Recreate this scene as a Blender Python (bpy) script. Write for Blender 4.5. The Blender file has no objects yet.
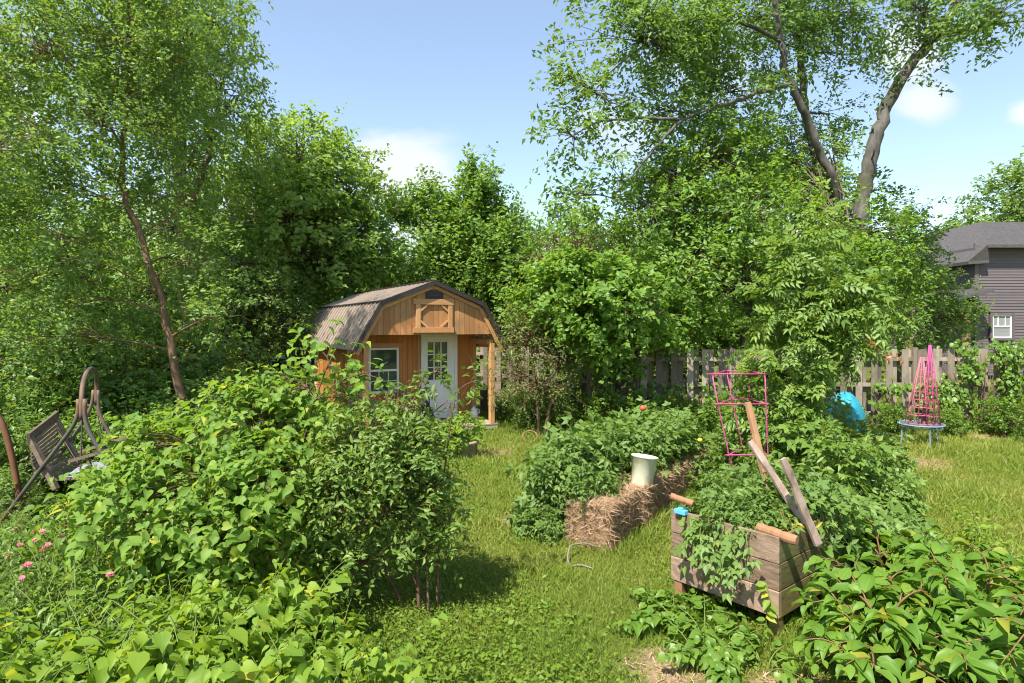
import bpy, math, random
import numpy as np

random.seed(11)
RNG = np.random.default_rng(11)
PI = math.pi
R = math.radians
sc = bpy.context.scene
COL = sc.collection
F, H, U0, V0 = 620.0, 2.55, 512.0, 325.0      # focal length in pixels, eye height, vanishing centre


def at(u, v, Y):
    return np.array([(u - U0) / F * Y, Y, H - (v - V0) / F * Y])


def ground_at(u, v):
    Y = F * H / (v - V0)
    return np.array([(u - U0) / F * Y, Y, 0.0])


# ------------------------------------------------------------------ materials
def new_mat(name):
    m = bpy.data.materials.new(name)
    m.use_nodes = True
    nt = m.node_tree
    nt.nodes.clear()
    return m, nt, nt.nodes, nt.links


def ramp(nd, pts):
    r = nd.new('ShaderNodeValToRGB')
    e = r.color_ramp.elements
    while len(e) < len(pts):
        e.new(0.5)
    for el, (p, c) in zip(e, pts):
        el.position = p
        el.color = (c[0], c[1], c[2], 1)
    return r


def leaf_mat(name, cols, transl=0.35, rough=0.45, spec=0.35, vein=False, clump=0.35):
    m, nt, nd, ln = new_mat(name)
    a = nd.new('ShaderNodeAttribute'); a.attribute_name = 'rnd'
    tc = nd.new('ShaderNodeTexCoord')
    nz = nd.new('ShaderNodeTexNoise'); nz.inputs['Scale'].default_value = 0.9; nz.inputs['Detail'].default_value = 2
    ln.new(tc.outputs['Object'], nz.inputs['Vector'])
    mx = nd.new('ShaderNodeMix'); mx.data_type = 'FLOAT'; mx.inputs[0].default_value = clump
    ln.new(a.outputs['Fac'], mx.inputs[2]); ln.new(nz.outputs['Fac'], mx.inputs[3])
    n = len(cols)
    rp = ramp(nd, [(i / (n - 1), c) for i, c in enumerate(cols)])
    ln.new(mx.outputs[0], rp.inputs['Fac'])
    out_c = rp.outputs['Color']
    if vein:
        e = nd.new('ShaderNodeAttribute'); e.attribute_name = 'edge'
        vr = ramp(nd, [(0.0, (0.32, 0.32, 0.32)), (0.12, (0, 0, 0))])
        ln.new(e.outputs['Fac'], vr.inputs['Fac'])
        mv = nd.new('ShaderNodeMix'); mv.data_type = 'RGBA'
        ln.new(vr.outputs['Color'], mv.inputs[0])
        ln.new(out_c, mv.inputs[6])
        c = cols[-1]
        mv.inputs[7].default_value = (.30, .40, .12, 1)
        out_c = mv.outputs[2]
    p = nd.new('ShaderNodeBsdfPrincipled')
    p.inputs['Roughness'].default_value = rough
    p.inputs['Specular IOR Level'].default_value = spec
    ln.new(out_c, p.inputs['Base Color'])
    t = nd.new('ShaderNodeBsdfTranslucent')
    tm = nd.new('ShaderNodeMix'); tm.data_type = 'RGBA'; tm.blend_type = 'MULTIPLY'; tm.inputs[0].default_value = 1
    ln.new(out_c, tm.inputs[6]); tm.inputs[7].default_value = (1.5, 1.35, 0.6, 1)
    ln.new(tm.outputs[2], t.inputs['Color'])
    ms = nd.new('ShaderNodeMixShader'); ms.inputs[0].default_value = transl
    ln.new(p.outputs[0], ms.inputs[1]); ln.new(t.outputs[0], ms.inputs[2])
    o = nd.new('ShaderNodeOutputMaterial'); ln.new(ms.outputs[0], o.inputs[0])
    return m


def rough_mat(name, c1, c2, scale=(8, 8, 8), rough=0.8, bump=0.25, spec=0.25, stain=None, stain_scale=1.5,
              metallic=0.0, detail=6, use_rnd=0.5, transl=0.0):
    """mottled surface: grain noise between c1 and c2, a random shift per plank, optional stains"""
    m, nt, nd, ln = new_mat(name)
    tc = nd.new('ShaderNodeTexCoord')
    mp = nd.new('ShaderNodeMapping'); mp.inputs['Scale'].default_value = scale
    ln.new(tc.outputs['Object'], mp.inputs['Vector'])
    a = nd.new('ShaderNodeAttribute'); a.attribute_name = 'rnd'
    ad = nd.new('ShaderNodeVectorMath'); ad.operation = 'MULTIPLY_ADD'
    ln.new(a.outputs['Fac'], ad.inputs[0]); ad.inputs[1].default_value = (37, 23, 11)
    ln.new(mp.outputs[0], ad.inputs[2])
    nz = nd.new('ShaderNodeTexNoise'); nz.inputs['Scale'].default_value = 1; nz.inputs['Detail'].default_value = detail
    nz.inputs['Roughness'].default_value = 0.65
    ln.new(ad.outputs[0], nz.inputs['Vector'])
    mx = nd.new('ShaderNodeMix'); mx.data_type = 'FLOAT'; mx.inputs[0].default_value = use_rnd * 0.6
    ln.new(nz.outputs['Fac'], mx.inputs[2]); ln.new(a.outputs['Fac'], mx.inputs[3])
    rp = ramp(nd, [(0.25, c1), (0.75, c2)])
    ln.new(mx.outputs[0], rp.inputs['Fac'])
    oc = rp.outputs['Color']
    if stain:
        n2 = nd.new('ShaderNodeTexNoise'); n2.inputs['Scale'].default_value = stain_scale; n2.inputs['Detail'].default_value = 5
        ln.new(tc.outputs['Object'], n2.inputs['Vector'])
        r2 = ramp(nd, [(0.48, (0, 0, 0)), (0.66, (1, 1, 1))])
        ln.new(n2.outputs['Fac'], r2.inputs['Fac'])
        m2 = nd.new('ShaderNodeMix'); m2.data_type = 'RGBA'
        ln.new(r2.outputs['Color'], m2.inputs[0]); ln.new(oc, m2.inputs[6])
        m2.inputs[7].default_value = (*stain, 1)
        oc = m2.outputs[2]
    p = nd.new('ShaderNodeBsdfPrincipled')
    p.inputs['Roughness'].default_value = rough
    p.inputs['Specular IOR Level'].default_value = spec
    p.inputs['Metallic'].default_value = metallic
    ln.new(oc, p.inputs['Base Color'])
    if bump:
        b = nd.new('ShaderNodeBump'); b.inputs['Strength'].default_value = bump; b.inputs['Distance'].default_value = 0.01
        ln.new(nz.outputs['Fac'], b.inputs['Height']); ln.new(b.outputs[0], p.inputs['Normal'])
    sh = p.outputs[0]
    if transl:
        t = nd.new('ShaderNodeBsdfTranslucent'); ln.new(oc, t.inputs['Color'])
        ms = nd.new('ShaderNodeMixShader'); ms.inputs[0].default_value = transl
        ln.new(sh, ms.inputs[1]); ln.new(t.outputs[0], ms.inputs[2]); sh = ms.outputs[0]
    o = nd.new('ShaderNodeOutputMaterial'); ln.new(sh, o.inputs[0])
    return m


def glass_mat(name, tint=(0.05, 0.07, 0.06)):
    m, nt, nd, ln = new_mat(name)
    p = nd.new('ShaderNodeBsdfPrincipled')
    p.inputs['Base Color'].default_value = (*tint, 1)
    p.inputs['Roughness'].default_value = 0.04
    p.inputs['Specular IOR Level'].default_value = 1.0
    p.inputs['Coat Weight'].default_value = 0.6
    tc = nd.new('ShaderNodeTexCoord'); nz = nd.new('ShaderNodeTexNoise'); nz.inputs['Scale'].default_value = 2.5
    ln.new(tc.outputs['Object'], nz.inputs['Vector'])
    b = nd.new('ShaderNodeBump'); b.inputs['Strength'].default_value = 0.05; ln.new(nz.outputs['Fac'], b.inputs['Height'])
    ln.new(b.outputs[0], p.inputs['Normal'])
    o = nd.new('ShaderNodeOutputMaterial'); ln.new(p.outputs[0], o.inputs[0])
    return m


M = {}
# foliage
M['lime'] = leaf_mat('lime_leaf', [(0.106, 0.19, 0.023), (0.187, 0.305, 0.038), (0.267, 0.382, 0.046), (0.528, 0.466, 0.066)], 0.5, 0.48, 0.25, vein=True, clump=0.2)
M['heart'] = leaf_mat('heart_leaf', [(0.09, 0.181, 0.031), (0.16, 0.284, 0.046), (0.234, 0.356, 0.054), (0.521, 0.462, 0.075)], 0.5, 0.5, 0.22, vein=True, clump=0.25)
M['shrub'] = leaf_mat('dark_shrub_leaf', [(0.088, 0.165, 0.034), (0.135, 0.227, 0.042), (0.208, 0.301, 0.054), (0.329, 0.357, 0.072)], 0.42, 0.45, 0.35, clump=0.25)
M['tomato'] = leaf_mat('tomato_leaf', [(0.094, 0.172, 0.039), (0.137, 0.231, 0.051), (0.183, 0.286, 0.063), (0.255, 0.324, 0.067)], 0.42, 0.5, 0.35)
M['poke'] = leaf_mat('pokeweed_leaf', [(0.077, 0.168, 0.022), (0.125, 0.246, 0.03), (0.169, 0.292, 0.035), (0.421, 0.387, 0.055)], 0.46, 0.45, 0.28, vein=True, clump=0.2)
M['sapling'] = leaf_mat('sapling_leaf', [(0.095, 0.174, 0.036), (0.145, 0.248, 0.046), (0.203, 0.298, 0.057), (0.275, 0.335, 0.065)], 0.42, 0.45, 0.35)
M['yellowtree'] = leaf_mat('yellow_green_leaf', [(0.09, 0.19, 0.037), (0.148, 0.281, 0.049), (0.226, 0.356, 0.061), (0.327, 0.409, 0.07)], 0.5, 0.45, 0.35, clump=0.55)
M['elm'] = leaf_mat('elm_leaf', [(0.078, 0.162, 0.042), (0.124, 0.228, 0.055), (0.177, 0.287, 0.058), (0.263, 0.353, 0.068)], 0.48, 0.42, 0.4, clump=0.5)
M['locust'] = leaf_mat('light_tree_leaf', [(0.091, 0.179, 0.053), (0.139, 0.247, 0.067), (0.212, 0.317, 0.072), (0.328, 0.398, 0.085)], 0.5, 0.42, 0.4, clump=0.5)
M['deep'] = leaf_mat('deep_green_leaf', [(0.13, 0.23, 0.064), (0.189, 0.312, 0.077), (0.274, 0.402, 0.09), (0.409, 0.494, 0.105)], 0.5, 0.45, 0.35, clump=0.5)
M['mid'] = leaf_mat('mid_green_leaf', [(0.092, 0.184, 0.043), (0.146, 0.265, 0.051), (0.21, 0.339, 0.066), (0.31, 0.405, 0.072)], 0.48, 0.45, 0.35, clump=0.5)
M['olive'] = leaf_mat('olive_brown_leaf', [(0.106, 0.182, 0.043), (0.157, 0.233, 0.054), (0.214, 0.259, 0.068), (0.285, 0.241, 0.09)], 0.3, 0.5, 0.3, clump=0.6)
M['ivy'] = leaf_mat('vine_leaf', [(0.071, 0.151, 0.022), (0.116, 0.221, 0.027), (0.166, 0.271, 0.035), (0.246, 0.315, 0.041)], 0.4, 0.42, 0.4, clump=0.4)
M['grass'] = leaf_mat('grass_blade', [(0.115, 0.193, 0.026), (0.183, 0.258, 0.034), (0.259, 0.296, 0.054), (0.409, 0.361, 0.134)], 0.35, 0.5, 0.3, clump=0.4)
M['clover'] = leaf_mat('clover_leaf', [(0.096, 0.169, 0.018), (0.144, 0.234, 0.024), (0.192, 0.273, 0.028)], 0.35, 0.5, 0.3)
M['yellowleaf'] = leaf_mat('yellowing_leaf', [(0.30, 0.27, 0.03), (0.40, 0.33, 0.04), (0.45, 0.30, 0.06)], 0.35, 0.5, 0.3)
M['drystraw'] = leaf_mat('straw_strand', [(0.196, 0.115, 0.066), (0.368, 0.236, 0.138), (0.529, 0.368, 0.231), (0.713, 0.54, 0.363)], 0.1, 0.6, 0.25, clump=0.25)
M['dryvine'] = leaf_mat('dead_twig', [(0.10, 0.06, 0.04), (0.17, 0.10, 0.06), (0.22, 0.13, 0.08)], 0.1, 0.8, 0.1)
M['pinkpetal'] = leaf_mat('pink_petal', [(0.55, 0.13, 0.24), (0.70, 0.24, 0.36), (0.76, 0.36, 0.46)], 0.3, 0.5, 0.2)
M['orangepetal'] = leaf_mat('orange_petal', [(0.58, 0.22, 0.10), (0.68, 0.32, 0.17), (0.72, 0.42, 0.25)], 0.3, 0.5, 0.2)
M['whitepetal'] = leaf_mat('white_petal', [(0.6, 0.6, 0.45), (0.75, 0.72, 0.6)], 0.3, 0.5, 0.2)
# bark and stems
M['bark'] = rough_mat('grey_brown_bark', (0.06, 0.045, 0.03), (0.20, 0.155, 0.11), (14, 14, 4), 0.9, 0.7)
M['palebark'] = rough_mat('pale_grey_bark', (0.030, 0.027, 0.023), (0.21, 0.19, 0.165), (7, 7, 3), 0.9, 1.0, stain=(0.06, 0.06, 0.035), stain_scale=1.3)
M['redbark'] = rough_mat('reddish_bark', (0.09, 0.055, 0.03), (0.27, 0.165, 0.095), (12, 12, 4), 0.9, 0.6)
M['stem'] = rough_mat('brown_stem', (0.07, 0.045, 0.025), (0.20, 0.12, 0.07), (20, 20, 6), 0.8, 0.3)
M['greenstem'] = rough_mat('green_stem', (0.10, 0.15, 0.035), (0.17, 0.22, 0.05), (20, 20, 6), 0.6, 0.1)
M['redstem'] = rough_mat('red_pokeweed_stem', (0.13, 0.065, 0.03), (0.22, 0.12, 0.06), (20, 20, 6), 0.45, 0.1)
# wood, metal and the rest
M['siding'] = rough_mat('stained_siding', (0.29, 0.125, 0.045), (0.52, 0.25, 0.10), (9, 9, 1.3), 0.6, 0.2, stain=(0.30, 0.17, 0.08), stain_scale=2.2)
M['wall_siding'] = rough_mat('orange_stained_siding', (0.36, 0.125, 0.034), (0.58, 0.24, 0.075), (9, 9, 1.3), 0.55, 0.2)
M['trim'] = rough_mat('stained_trim', (0.38, 0.185, 0.072), (0.56, 0.31, 0.14), (6, 6, 6), 0.6, 0.2)
M['roof'] = rough_mat('brown_metal_roof', (0.28, 0.22, 0.175), (0.38, 0.305, 0.245), (1.2, 1.2, 1.2), 0.38, 0.03, spec=0.6)
M['rooftrim'] = rough_mat('dark_roof_trim', (0.035, 0.028, 0.026), (0.06, 0.05, 0.045), (3, 3, 3), 0.4, 0.03)
M['white'] = rough_mat('white_paint', (0.70, 0.70, 0.66), (0.82, 0.82, 0.78), (3, 3, 3), 0.45, 0.03)
M['cream'] = rough_mat('cream_plastic', (0.52, 0.53, 0.36), (0.68, 0.68, 0.50), (4, 4, 4), 0.5, 0.05, stain=(0.46, 0.43, 0.26), stain_scale=6)
M['glass'] = glass_mat('window_glass')
M['blind'] = rough_mat('window_blind', (0.20, 0.21, 0.20), (0.30, 0.31, 0.29), (1, 1, 30), 0.7, 0.1)
M['deck'] = rough_mat('weathered_deck', (0.24, 0.19, 0.14), (0.42, 0.34, 0.26), (3, 12, 12), 0.8, 0.3)
M['fencewood'] = rough_mat('weathered_fence', (0.15, 0.12, 0.085), (0.36, 0.30, 0.225), (14, 14, 1.6), 0.9, 0.4, stain=(0.12, 0.10, 0.075), stain_scale=1.6, use_rnd=0.9)
M['planter'] = rough_mat('weathered_planter', (0.13, 0.085, 0.055), (0.42, 0.29, 0.21), (7, 7, 30), 0.9, 0.8, stain=(0.15, 0.105, 0.07), stain_scale=7)
M['mossy'] = rough_mat('mossy_planter', (0.10, 0.08, 0.03), (0.22, 0.175, 0.065), (7, 7, 26), 0.9, 0.5, stain=(0.13, 0.14, 0.03), stain_scale=5)
M['stake'] = rough_mat('orange_brown_stick', (0.20, 0.095, 0.048), (0.40, 0.22, 0.12), (16, 16, 3), 0.8, 0.4)
M['greyboard'] = rough_mat('grey_board', (0.16, 0.11, 0.085), (0.36, 0.27, 0.215), (24, 24, 3), 0.9, 0.5, stain=(0.16, 0.115, 0.085), stain_scale=7)
M['swingmetal'] = rough_mat('weathered_grey_metal', (0.035, 0.032, 0.028), (0.13, 0.115, 0.10), (5, 5, 3), 0.6, 0.15, stain=(0.17, 0.10, 0.06), stain_scale=3)
M['swingwood'] = rough_mat('grey_swing_slats', (0.09, 0.065, 0.045), (0.25, 0.185, 0.13), (4, 18, 18), 0.9, 0.4)
M['cushion'] = rough_mat('grey_blue_cushion', (0.17, 0.18, 0.215), (0.28, 0.29, 0.33), (5, 5, 5), 0.9, 0.2)
M['pinkmetal'] = rough_mat('pink_coated_wire', (0.36, 0.04, 0.14), (0.48, 0.085, 0.22), (9, 9, 9), 0.45, 0.05)
M['fadedpink'] = rough_mat('faded_pink_wire', (0.42, 0.09, 0.14), (0.54, 0.16, 0.20), (9, 9, 9), 0.6, 0.05)
M['bluegrey'] = rough_mat('blue_grey_metal', (0.13, 0.185, 0.21), (0.22, 0.28, 0.31), (7, 7, 7), 0.5, 0.1)
M['tealplastic'] = rough_mat('turquoise_plastic', (0.015, 0.20, 0.265), (0.05, 0.34, 0.40), (7, 7, 7), 0.5, 0.6)
M['blueplastic'] = rough_mat('blue_plastic', (0.08, 0.38, 0.62), (0.14, 0.46, 0.7), (3, 3, 3), 0.4, 0.05)
M['greyplastic'] = rough_mat('grey_plastic', (0.30, 0.30, 0.30), (0.40, 0.40, 0.40), (4, 4, 4), 0.5, 0.05)
M['darkplastic'] = rough_mat('dark_plastic', (0.025, 0.025, 0.028), (0.05, 0.05, 0.055), (4, 4, 4), 0.45, 0.05)
M['redpaint'] = rough_mat('red_paint', (0.45, 0.05, 0.03), (0.55, 0.09, 0.05), (4, 4, 4), 0.4, 0.05)
M['terracotta'] = rough_mat('grey_brown_pot', (0.25, 0.19, 0.15), (0.38, 0.30, 0.25), (6, 6, 6), 0.8, 0.2)
M['stone'] = rough_mat('pale_stone', (0.36, 0.29, 0.23), (0.52, 0.43, 0.35), (6, 6, 6), 0.9, 0.3)
M['hose'] = rough_mat('grey_hose', (0.16, 0.135, 0.10), (0.28, 0.24, 0.19), (6, 6, 6), 0.6, 0.1)
M['soil'] = rough_mat('dark_soil', (0.05, 0.035, 0.022), (0.13, 0.09, 0.06), (14, 14, 14), 0.95, 0.8)
M['drysoil'] = rough_mat('dry_soil', (0.26, 0.17, 0.10), (0.44, 0.31, 0.20), (10, 10, 10), 0.95, 0.6)
M['straw'] = rough_mat('straw_core', (0.13, 0.085, 0.045), (0.30, 0.21, 0.12), (18, 18, 18), 0.95, 0.8)
M['yellowfruit'] = rough_mat('yellow_fruit', (0.72, 0.50, 0.03), (0.80, 0.62, 0.06), (9, 9, 9), 0.35, 0.03)
M['redfruit'] = rough_mat('red_fruit', (0.55, 0.06, 0.03), (0.62, 0.12, 0.05), (9, 9, 9), 0.3, 0.03)
M['housewall'] = rough_mat('grey_mauve_siding', (0.105, 0.088, 0.092), (0.14, 0.118, 0.122), (2, 2, 8), 0.7, 0.1)
M['housetrim'] = rough_mat('brown_grey_trim', (0.10, 0.08, 0.085), (0.15, 0.125, 0.125), (4, 4, 4), 0.6, 0.1)
M['shingle'] = rough_mat('grey_shingles', (0.045, 0.042, 0.042), (0.115, 0.105, 0.104), (5, 5, 12), 0.95, 0.4, detail=8)
M['porchpost'] = rough_mat('brown_post', (0.19, 0.11, 0.06), (0.32, 0.20, 0.12), (8, 8, 2), 0.8, 0.2)
M['rust'] = rough_mat('rusty_metal', (0.11, 0.05, 0.025), (0.24, 0.12, 0.06), (8, 8, 8), 0.85, 0.3)
M['carpaint'] = rough_mat('white_car_paint', (0.70, 0.72, 0.74), (0.78, 0.80, 0.82), (2, 2, 2), 0.2, 0.0, spec=0.6)
M['tyre'] = rough_mat('tyre_rubber', (0.015, 0.015, 0.015), (0.03, 0.03, 0.03), (6, 6, 6), 0.8, 0.1)


# ------------------------------------------------------------------ mesh building
def root_o0(p):
    while p is not None:
        if 'o0' in p: return tuple(p['o0'])
        p = p.parent
    return (0, 0, 0)


class MB:
    """collects hexahedra, tubes, lathes into ONE mesh"""
    def __init__(s):
        s.v, s.f, s.r = [], [], []

    def add(s, verts, faces, rnd=None):
        o = len(s.v)
        rnd = random.random() if rnd is None else rnd
        s.v.extend([tuple(map(float, p)) for p in verts]); s.r.extend([rnd] * len(verts))
        s.f.extend([tuple(i + o for i in f) for f in faces])
        return s

    def hexa(s, p, rnd=None):
        return s.add(p, [(3, 2, 1, 0), (4, 5, 6, 7), (0, 1, 5, 4), (1, 2, 6, 5), (2, 3, 7, 6), (3, 0, 4, 7)], rnd)

    def box(s, c, size, ax=None, rnd=None):
        c = np.array(c, float)
        ax = np.eye(3) if ax is None else np.array(ax, float)
        h = np.array(size, float) / 2
        pts = []
        for z in (-1, 1):
            for x, y in ((-1, -1), (1, -1), (1, 1), (-1, 1)):
                pts.append(c + ax[0] * x * h[0] + ax[1] * y * h[1] + ax[2] * z * h[2])
        return s.hexa(pts, rnd)

    def beam(s, a, b, w, t, up=(0, 0, 1), rnd=None):
        """a rectangular bar from a to b"""
        a, b = np.array(a, float), np.array(b, float)
        d = b - a; L = np.linalg.norm(d); d /= L
        sd = np.cross(up, d)
        if np.linalg.norm(sd) < 1e-4:
            sd = np.cross((1, 0, 0), d)
        sd /= np.linalg.norm(sd); n = np.cross(d, sd)
        return s.box((a + b) / 2, (L, w, t), (d, sd, n), rnd)

    def tube(s, pts, rad, sides=8, cap=True, rnd=None, closed=False):
        pts = np.array(pts, float); n = len(pts)
        rad = np.broadcast_to(np.array(rad, float), (n,))
        tg = np.gradient(pts, axis=0) if not closed else np.roll(pts, -1, 0) - np.roll(pts, 1, 0)
        tg /= np.linalg.norm(tg, axis=1)[:, None] + 1e-12
        ref = np.array([0, 0, 1.0]) if abs(tg[0][2]) < 0.9 else np.array([1.0, 0, 0])
        vs = []
        u = np.cross(tg[0], ref); u /= np.linalg.norm(u)
        for i in range(n):
            u = u - tg[i] * np.dot(u, tg[i]); u /= np.linalg.norm(u) + 1e-12
            w = np.cross(tg[i], u)
            for k in range(sides):
                a = 2 * PI * k / sides
                vs.append(pts[i] + rad[i] * (math.cos(a) * u + math.sin(a) * w))
        fs = []
        for i in range(n if closed else n - 1):
            j = (i + 1) % n
            for k in range(sides):
                k2 = (k + 1) % sides
                fs.append((i * sides + k, i * sides + k2, j * sides + k2, j * sides + k))
        if cap and not closed:
            fs.append(tuple(range(sides))[::-1]); fs.append(tuple((n - 1) * sides + k for k in range(sides)))
        return s.add(vs, fs, rnd)

    def lathe(s, prof, c=(0, 0, 0), sides=20, ax=None, cap=True, rnd=None):
        c = np.array(c, float); ax = np.eye(3) if ax is None else np.array(ax, float)
        vs = []
        for r, z in prof:
            for k in range(sides):
                a = 2 * PI * k / sides
                vs.append(c + ax[0] * r * math.cos(a) + ax[1] * r * math.sin(a) + ax[2] * z)
        fs = []
        for i in range(len(prof) - 1):
            for k in range(sides):
                k2 = (k + 1) % sides
                fs.append((i * sides + k, i * sides + k2, (i + 1) * sides + k2, (i + 1) * sides + k))
        if cap:
            fs.append(tuple(range(sides))[::-1]); fs.append(tuple((len(prof) - 1) * sides + k for k in range(sides)))
        return s.add(vs, fs, rnd)

    def build(s, name, mat, parent=None, origin=None, smooth=False, bevel=0):
        me = bpy.data.meshes.new(name)
        o0 = np.array(origin if origin is not None else root_o0(parent), float)
        me.from_pydata([tuple(np.array(p) - o0) for p in s.v], [], s.f)
        at_ = me.attributes.new('rnd', 'FLOAT', 'POINT'); at_.data.foreach_set('value', np.array(s.r, np.float32))
        me.materials.append(mat)
        if smooth:
            me.polygons.foreach_set('use_smooth', [True] * len(me.polygons))
        o = bpy.data.objects.new(name, me); COL.objects.link(o)
        if parent is not None:
            o.parent = parent
        else:
            o.location = o0
        if bevel:
            b = o.modifiers.new('bevel', 'BEVEL'); b.width = bevel; b.segments = 2; b.limit_method = 'ANGLE'
        return o


def raw_mesh(name, V, loops, counts, rnd, mat, parent=None, edge=None, smooth=False, origin=None):
    """numpy mesh: V (n,3), loops flat, counts per polygon"""
    me = bpy.data.meshes.new(name)
    V = np.asarray(V, np.float32)
    me.vertices.add(len(V)); me.vertices.foreach_set('co', V.ravel())
    me.loops.add(len(loops)); me.loops.foreach_set('vertex_index', np.asarray(loops, np.int32))
    counts = np.asarray(counts, np.int32)
    st = np.concatenate([[0], np.cumsum(counts)[:-1]]).astype(np.int32)
    me.polygons.add(len(counts)); me.polygons.foreach_set('loop_start', st)
    me.update(calc_edges=True)
    a = me.attributes.new('rnd', 'FLOAT', 'POINT'); a.data.foreach_set('value', np.asarray(rnd, np.float32))
    if edge is not None:
        e = me.attributes.new('edge', 'FLOAT', 'POINT'); e.data.foreach_set('value', np.asarray(edge, np.float32))
    if smooth:
        me.polygons.foreach_set('use_smooth', np.ones(len(counts), bool))
    me.materials.append(mat)
    o = bpy.data.objects.new(name, me); COL.objects.link(o)
    if parent is not None:
        o.parent = parent
    elif origin is not None:
        o.location = origin
    return o


# leaf templates: x along the leaf, y across, z off the blade; faces
T_DIAMOND = (np.array([(0, 0, 0), (.42, .5, .10), (1, 0, -.12), (.42, -.5, .10)]), [(0, 2, 1), (0, 3, 2)], np.array([0, 1, 0, 1]))
T_OVAL = (np.array([(0, 0, 0), (.25, .40, .06), (.62, .42, .05), (1, 0, -.16), (.62, -.42, .05), (.25, -.40, .06), (.45, 0, -.01)]),
          [(0, 6, 2, 1), (6, 3, 2), (0, 5, 4, 6), (6, 4, 3)], np.array([0, 1, 1, .2, 1, 1, 0]))
T_BLADE = (np.array([(0, .5, 0), (0, -.5, 0), (.55, .38, -.06), (.55, -.38, -.06), (1, 0, -.3)]), [(0, 1, 3, 2), (2, 3, 4)], np.array([0, 0, 0, 0, 0]))
_hv = [(0, 0, 0), (.33, 0, 0), (.68, 0, -.05), (1, 0, -.22),
       (-.10, .20, .05), (.06, .44, .10), (.36, .49, .09), (.72, .24, .01)]
_hv += [(x, -y, z) for x, y, z in _hv[4:]]
T_HEART = (np.array(_hv), [(0, 1, 6, 5), (0, 5, 4), (1, 2, 7, 6), (2, 3, 7), (1, 0, 9, 10), (0, 8, 9), (2, 1, 10, 11), (3, 2, 11)],
           np.array([0, 0, 0, .3, 1, 1, 1, 1, 1, 1, 1, 1]))
T_OVALBIG = (np.array([(0, 0, 0), (.33, 0, .01), (.68, 0, -.04), (1, 0, -.20), (.10, .26, .05), (.36, .46, .09), (.70, .33, .03), (.10, -.26, .05), (.36, -.46, .09), (.70, -.33, .03)]),
              [(0, 1, 5, 4), (1, 2, 6, 5), (2, 3, 6), (1, 0, 7, 8), (2, 1, 8, 9), (3, 2, 9)], np.array([0, 0, 0, .3, 1, 1, 1, 1, 1, 1]))
T_ROUND = (np.array([(0, 0, 0), (.1, .38, .03), (.5, .52, .04), (.88, .32, 0), (1, 0, -.06), (.88, -.32, 0), (.5, -.52, .04), (.1, -.38, .03), (.5, 0, -.03)]),
           [(0, 8, 2, 1), (8, 4, 3, 2), (0, 7, 6, 8), (8, 6, 5, 4)], np.array([0, 1, 1, 1, .4, 1, 1, 1, 0]))


def pinnate(pairs, lw, ll, droop):
    vs, fs, ed = [], [], []
    for i in range(pairs * 2 + 1):
        if i == pairs * 2:
            bx, sgn, an = .78, 0, 0.0
        else:
            bx = .16 + .62 * (i // 2) / max(1, pairs - 1) if pairs > 1 else .4
            sgn = 1 if i % 2 else -1
            an = R(58)
        l = ll * (1 if sgn else 1.15) * (1 - .25 * abs(bx - .5))
        dx, dy = math.cos(an), math.sin(an) * sgn
        px, py = -dy, dx
        o = len(vs)
        zb = -droop * bx * bx
        for t, s_, z in ((0.06, 0, 0), (.45, .5, .06 * ll), (1, 0, -.18 * ll), (.45, -.5, .06 * ll)):
            vs.append((bx + dx * t * l + px * s_ * lw, dy * t * l + py * s_ * lw, zb + z - droop * .3 * t * l))
            ed.append(0 if s_ == 0 else 1)
        fs += [(o, o + 2, o + 1), (o, o + 3, o + 2)]
    # thin rachis
    o = len(vs)
    for x in (0, .4, .8):
        for s_ in (.008, -.008):
            vs.append((x, s_, -droop * x * x)); ed.append(0)
    fs += [(o, o + 1, o + 3, o + 2), (o + 2, o + 3, o + 5, o + 4)]
    return (np.array(vs), fs, np.array(ed, float))


T_TOMATO = pinnate(2, .27, .46, .35)
T_PINNATE = pinnate(6, .085, .30, .35)
T_FERNY = pinnate(4, .17, .36, .30)


def nrmz(a):
    return a / (np.linalg.norm(a, axis=-1, keepdims=True) + 1e-9)


def leaf_arrays(pos, axis, nrm, size, width, tmpl, rnd):
    tv, tf, te = tmpl
    axis = nrmz(axis)
    side = nrmz(np.cross(nrm, axis)); nn = np.cross(axis, side)
    k = len(tv); n = len(pos)
    size = np.broadcast_to(size, (n,))
    vr = np.random.default_rng(n)
    wv = width * (.82 + .36 * vr.random(n)); cv = vr.uniform(.2, 2.6, n)
    V = (tv[None, :, 0, None] * axis[:, None, :] + (wv[:, None] * tv[None, :, 1])[..., None] * side[:, None, :]
         + (cv[:, None] * tv[None, :, 2])[..., None] * nn[:, None, :]) * size[:, None, None] + pos[:, None, :]
    fl = np.array([i for f in tf for i in f]); cn = np.array([len(f) for f in tf])
    loops = (np.arange(n)[:, None] * k + fl[None, :]).ravel()
    return V.reshape(-1, 3), loops, np.tile(cn, n), np.repeat(rnd, k), np.tile(te, n)


def leaves(name, pos, axis, nrm, size, width, tmpl, mat, parent=None, rnd=None, rng=RNG, origin=None):
    if rnd is None:
        rnd = np.clip(rng.normal(.43, .19, len(pos)), 0, .86)
        rnd[rng.random(len(pos)) < .02] = 1.0
    V, lp, cn, rn, ed = leaf_arrays(pos, axis, nrm, size, width, tmpl, rnd)
    return raw_mesh(name, V, lp, cn, rn, mat, parent, ed, origin=origin)


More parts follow.
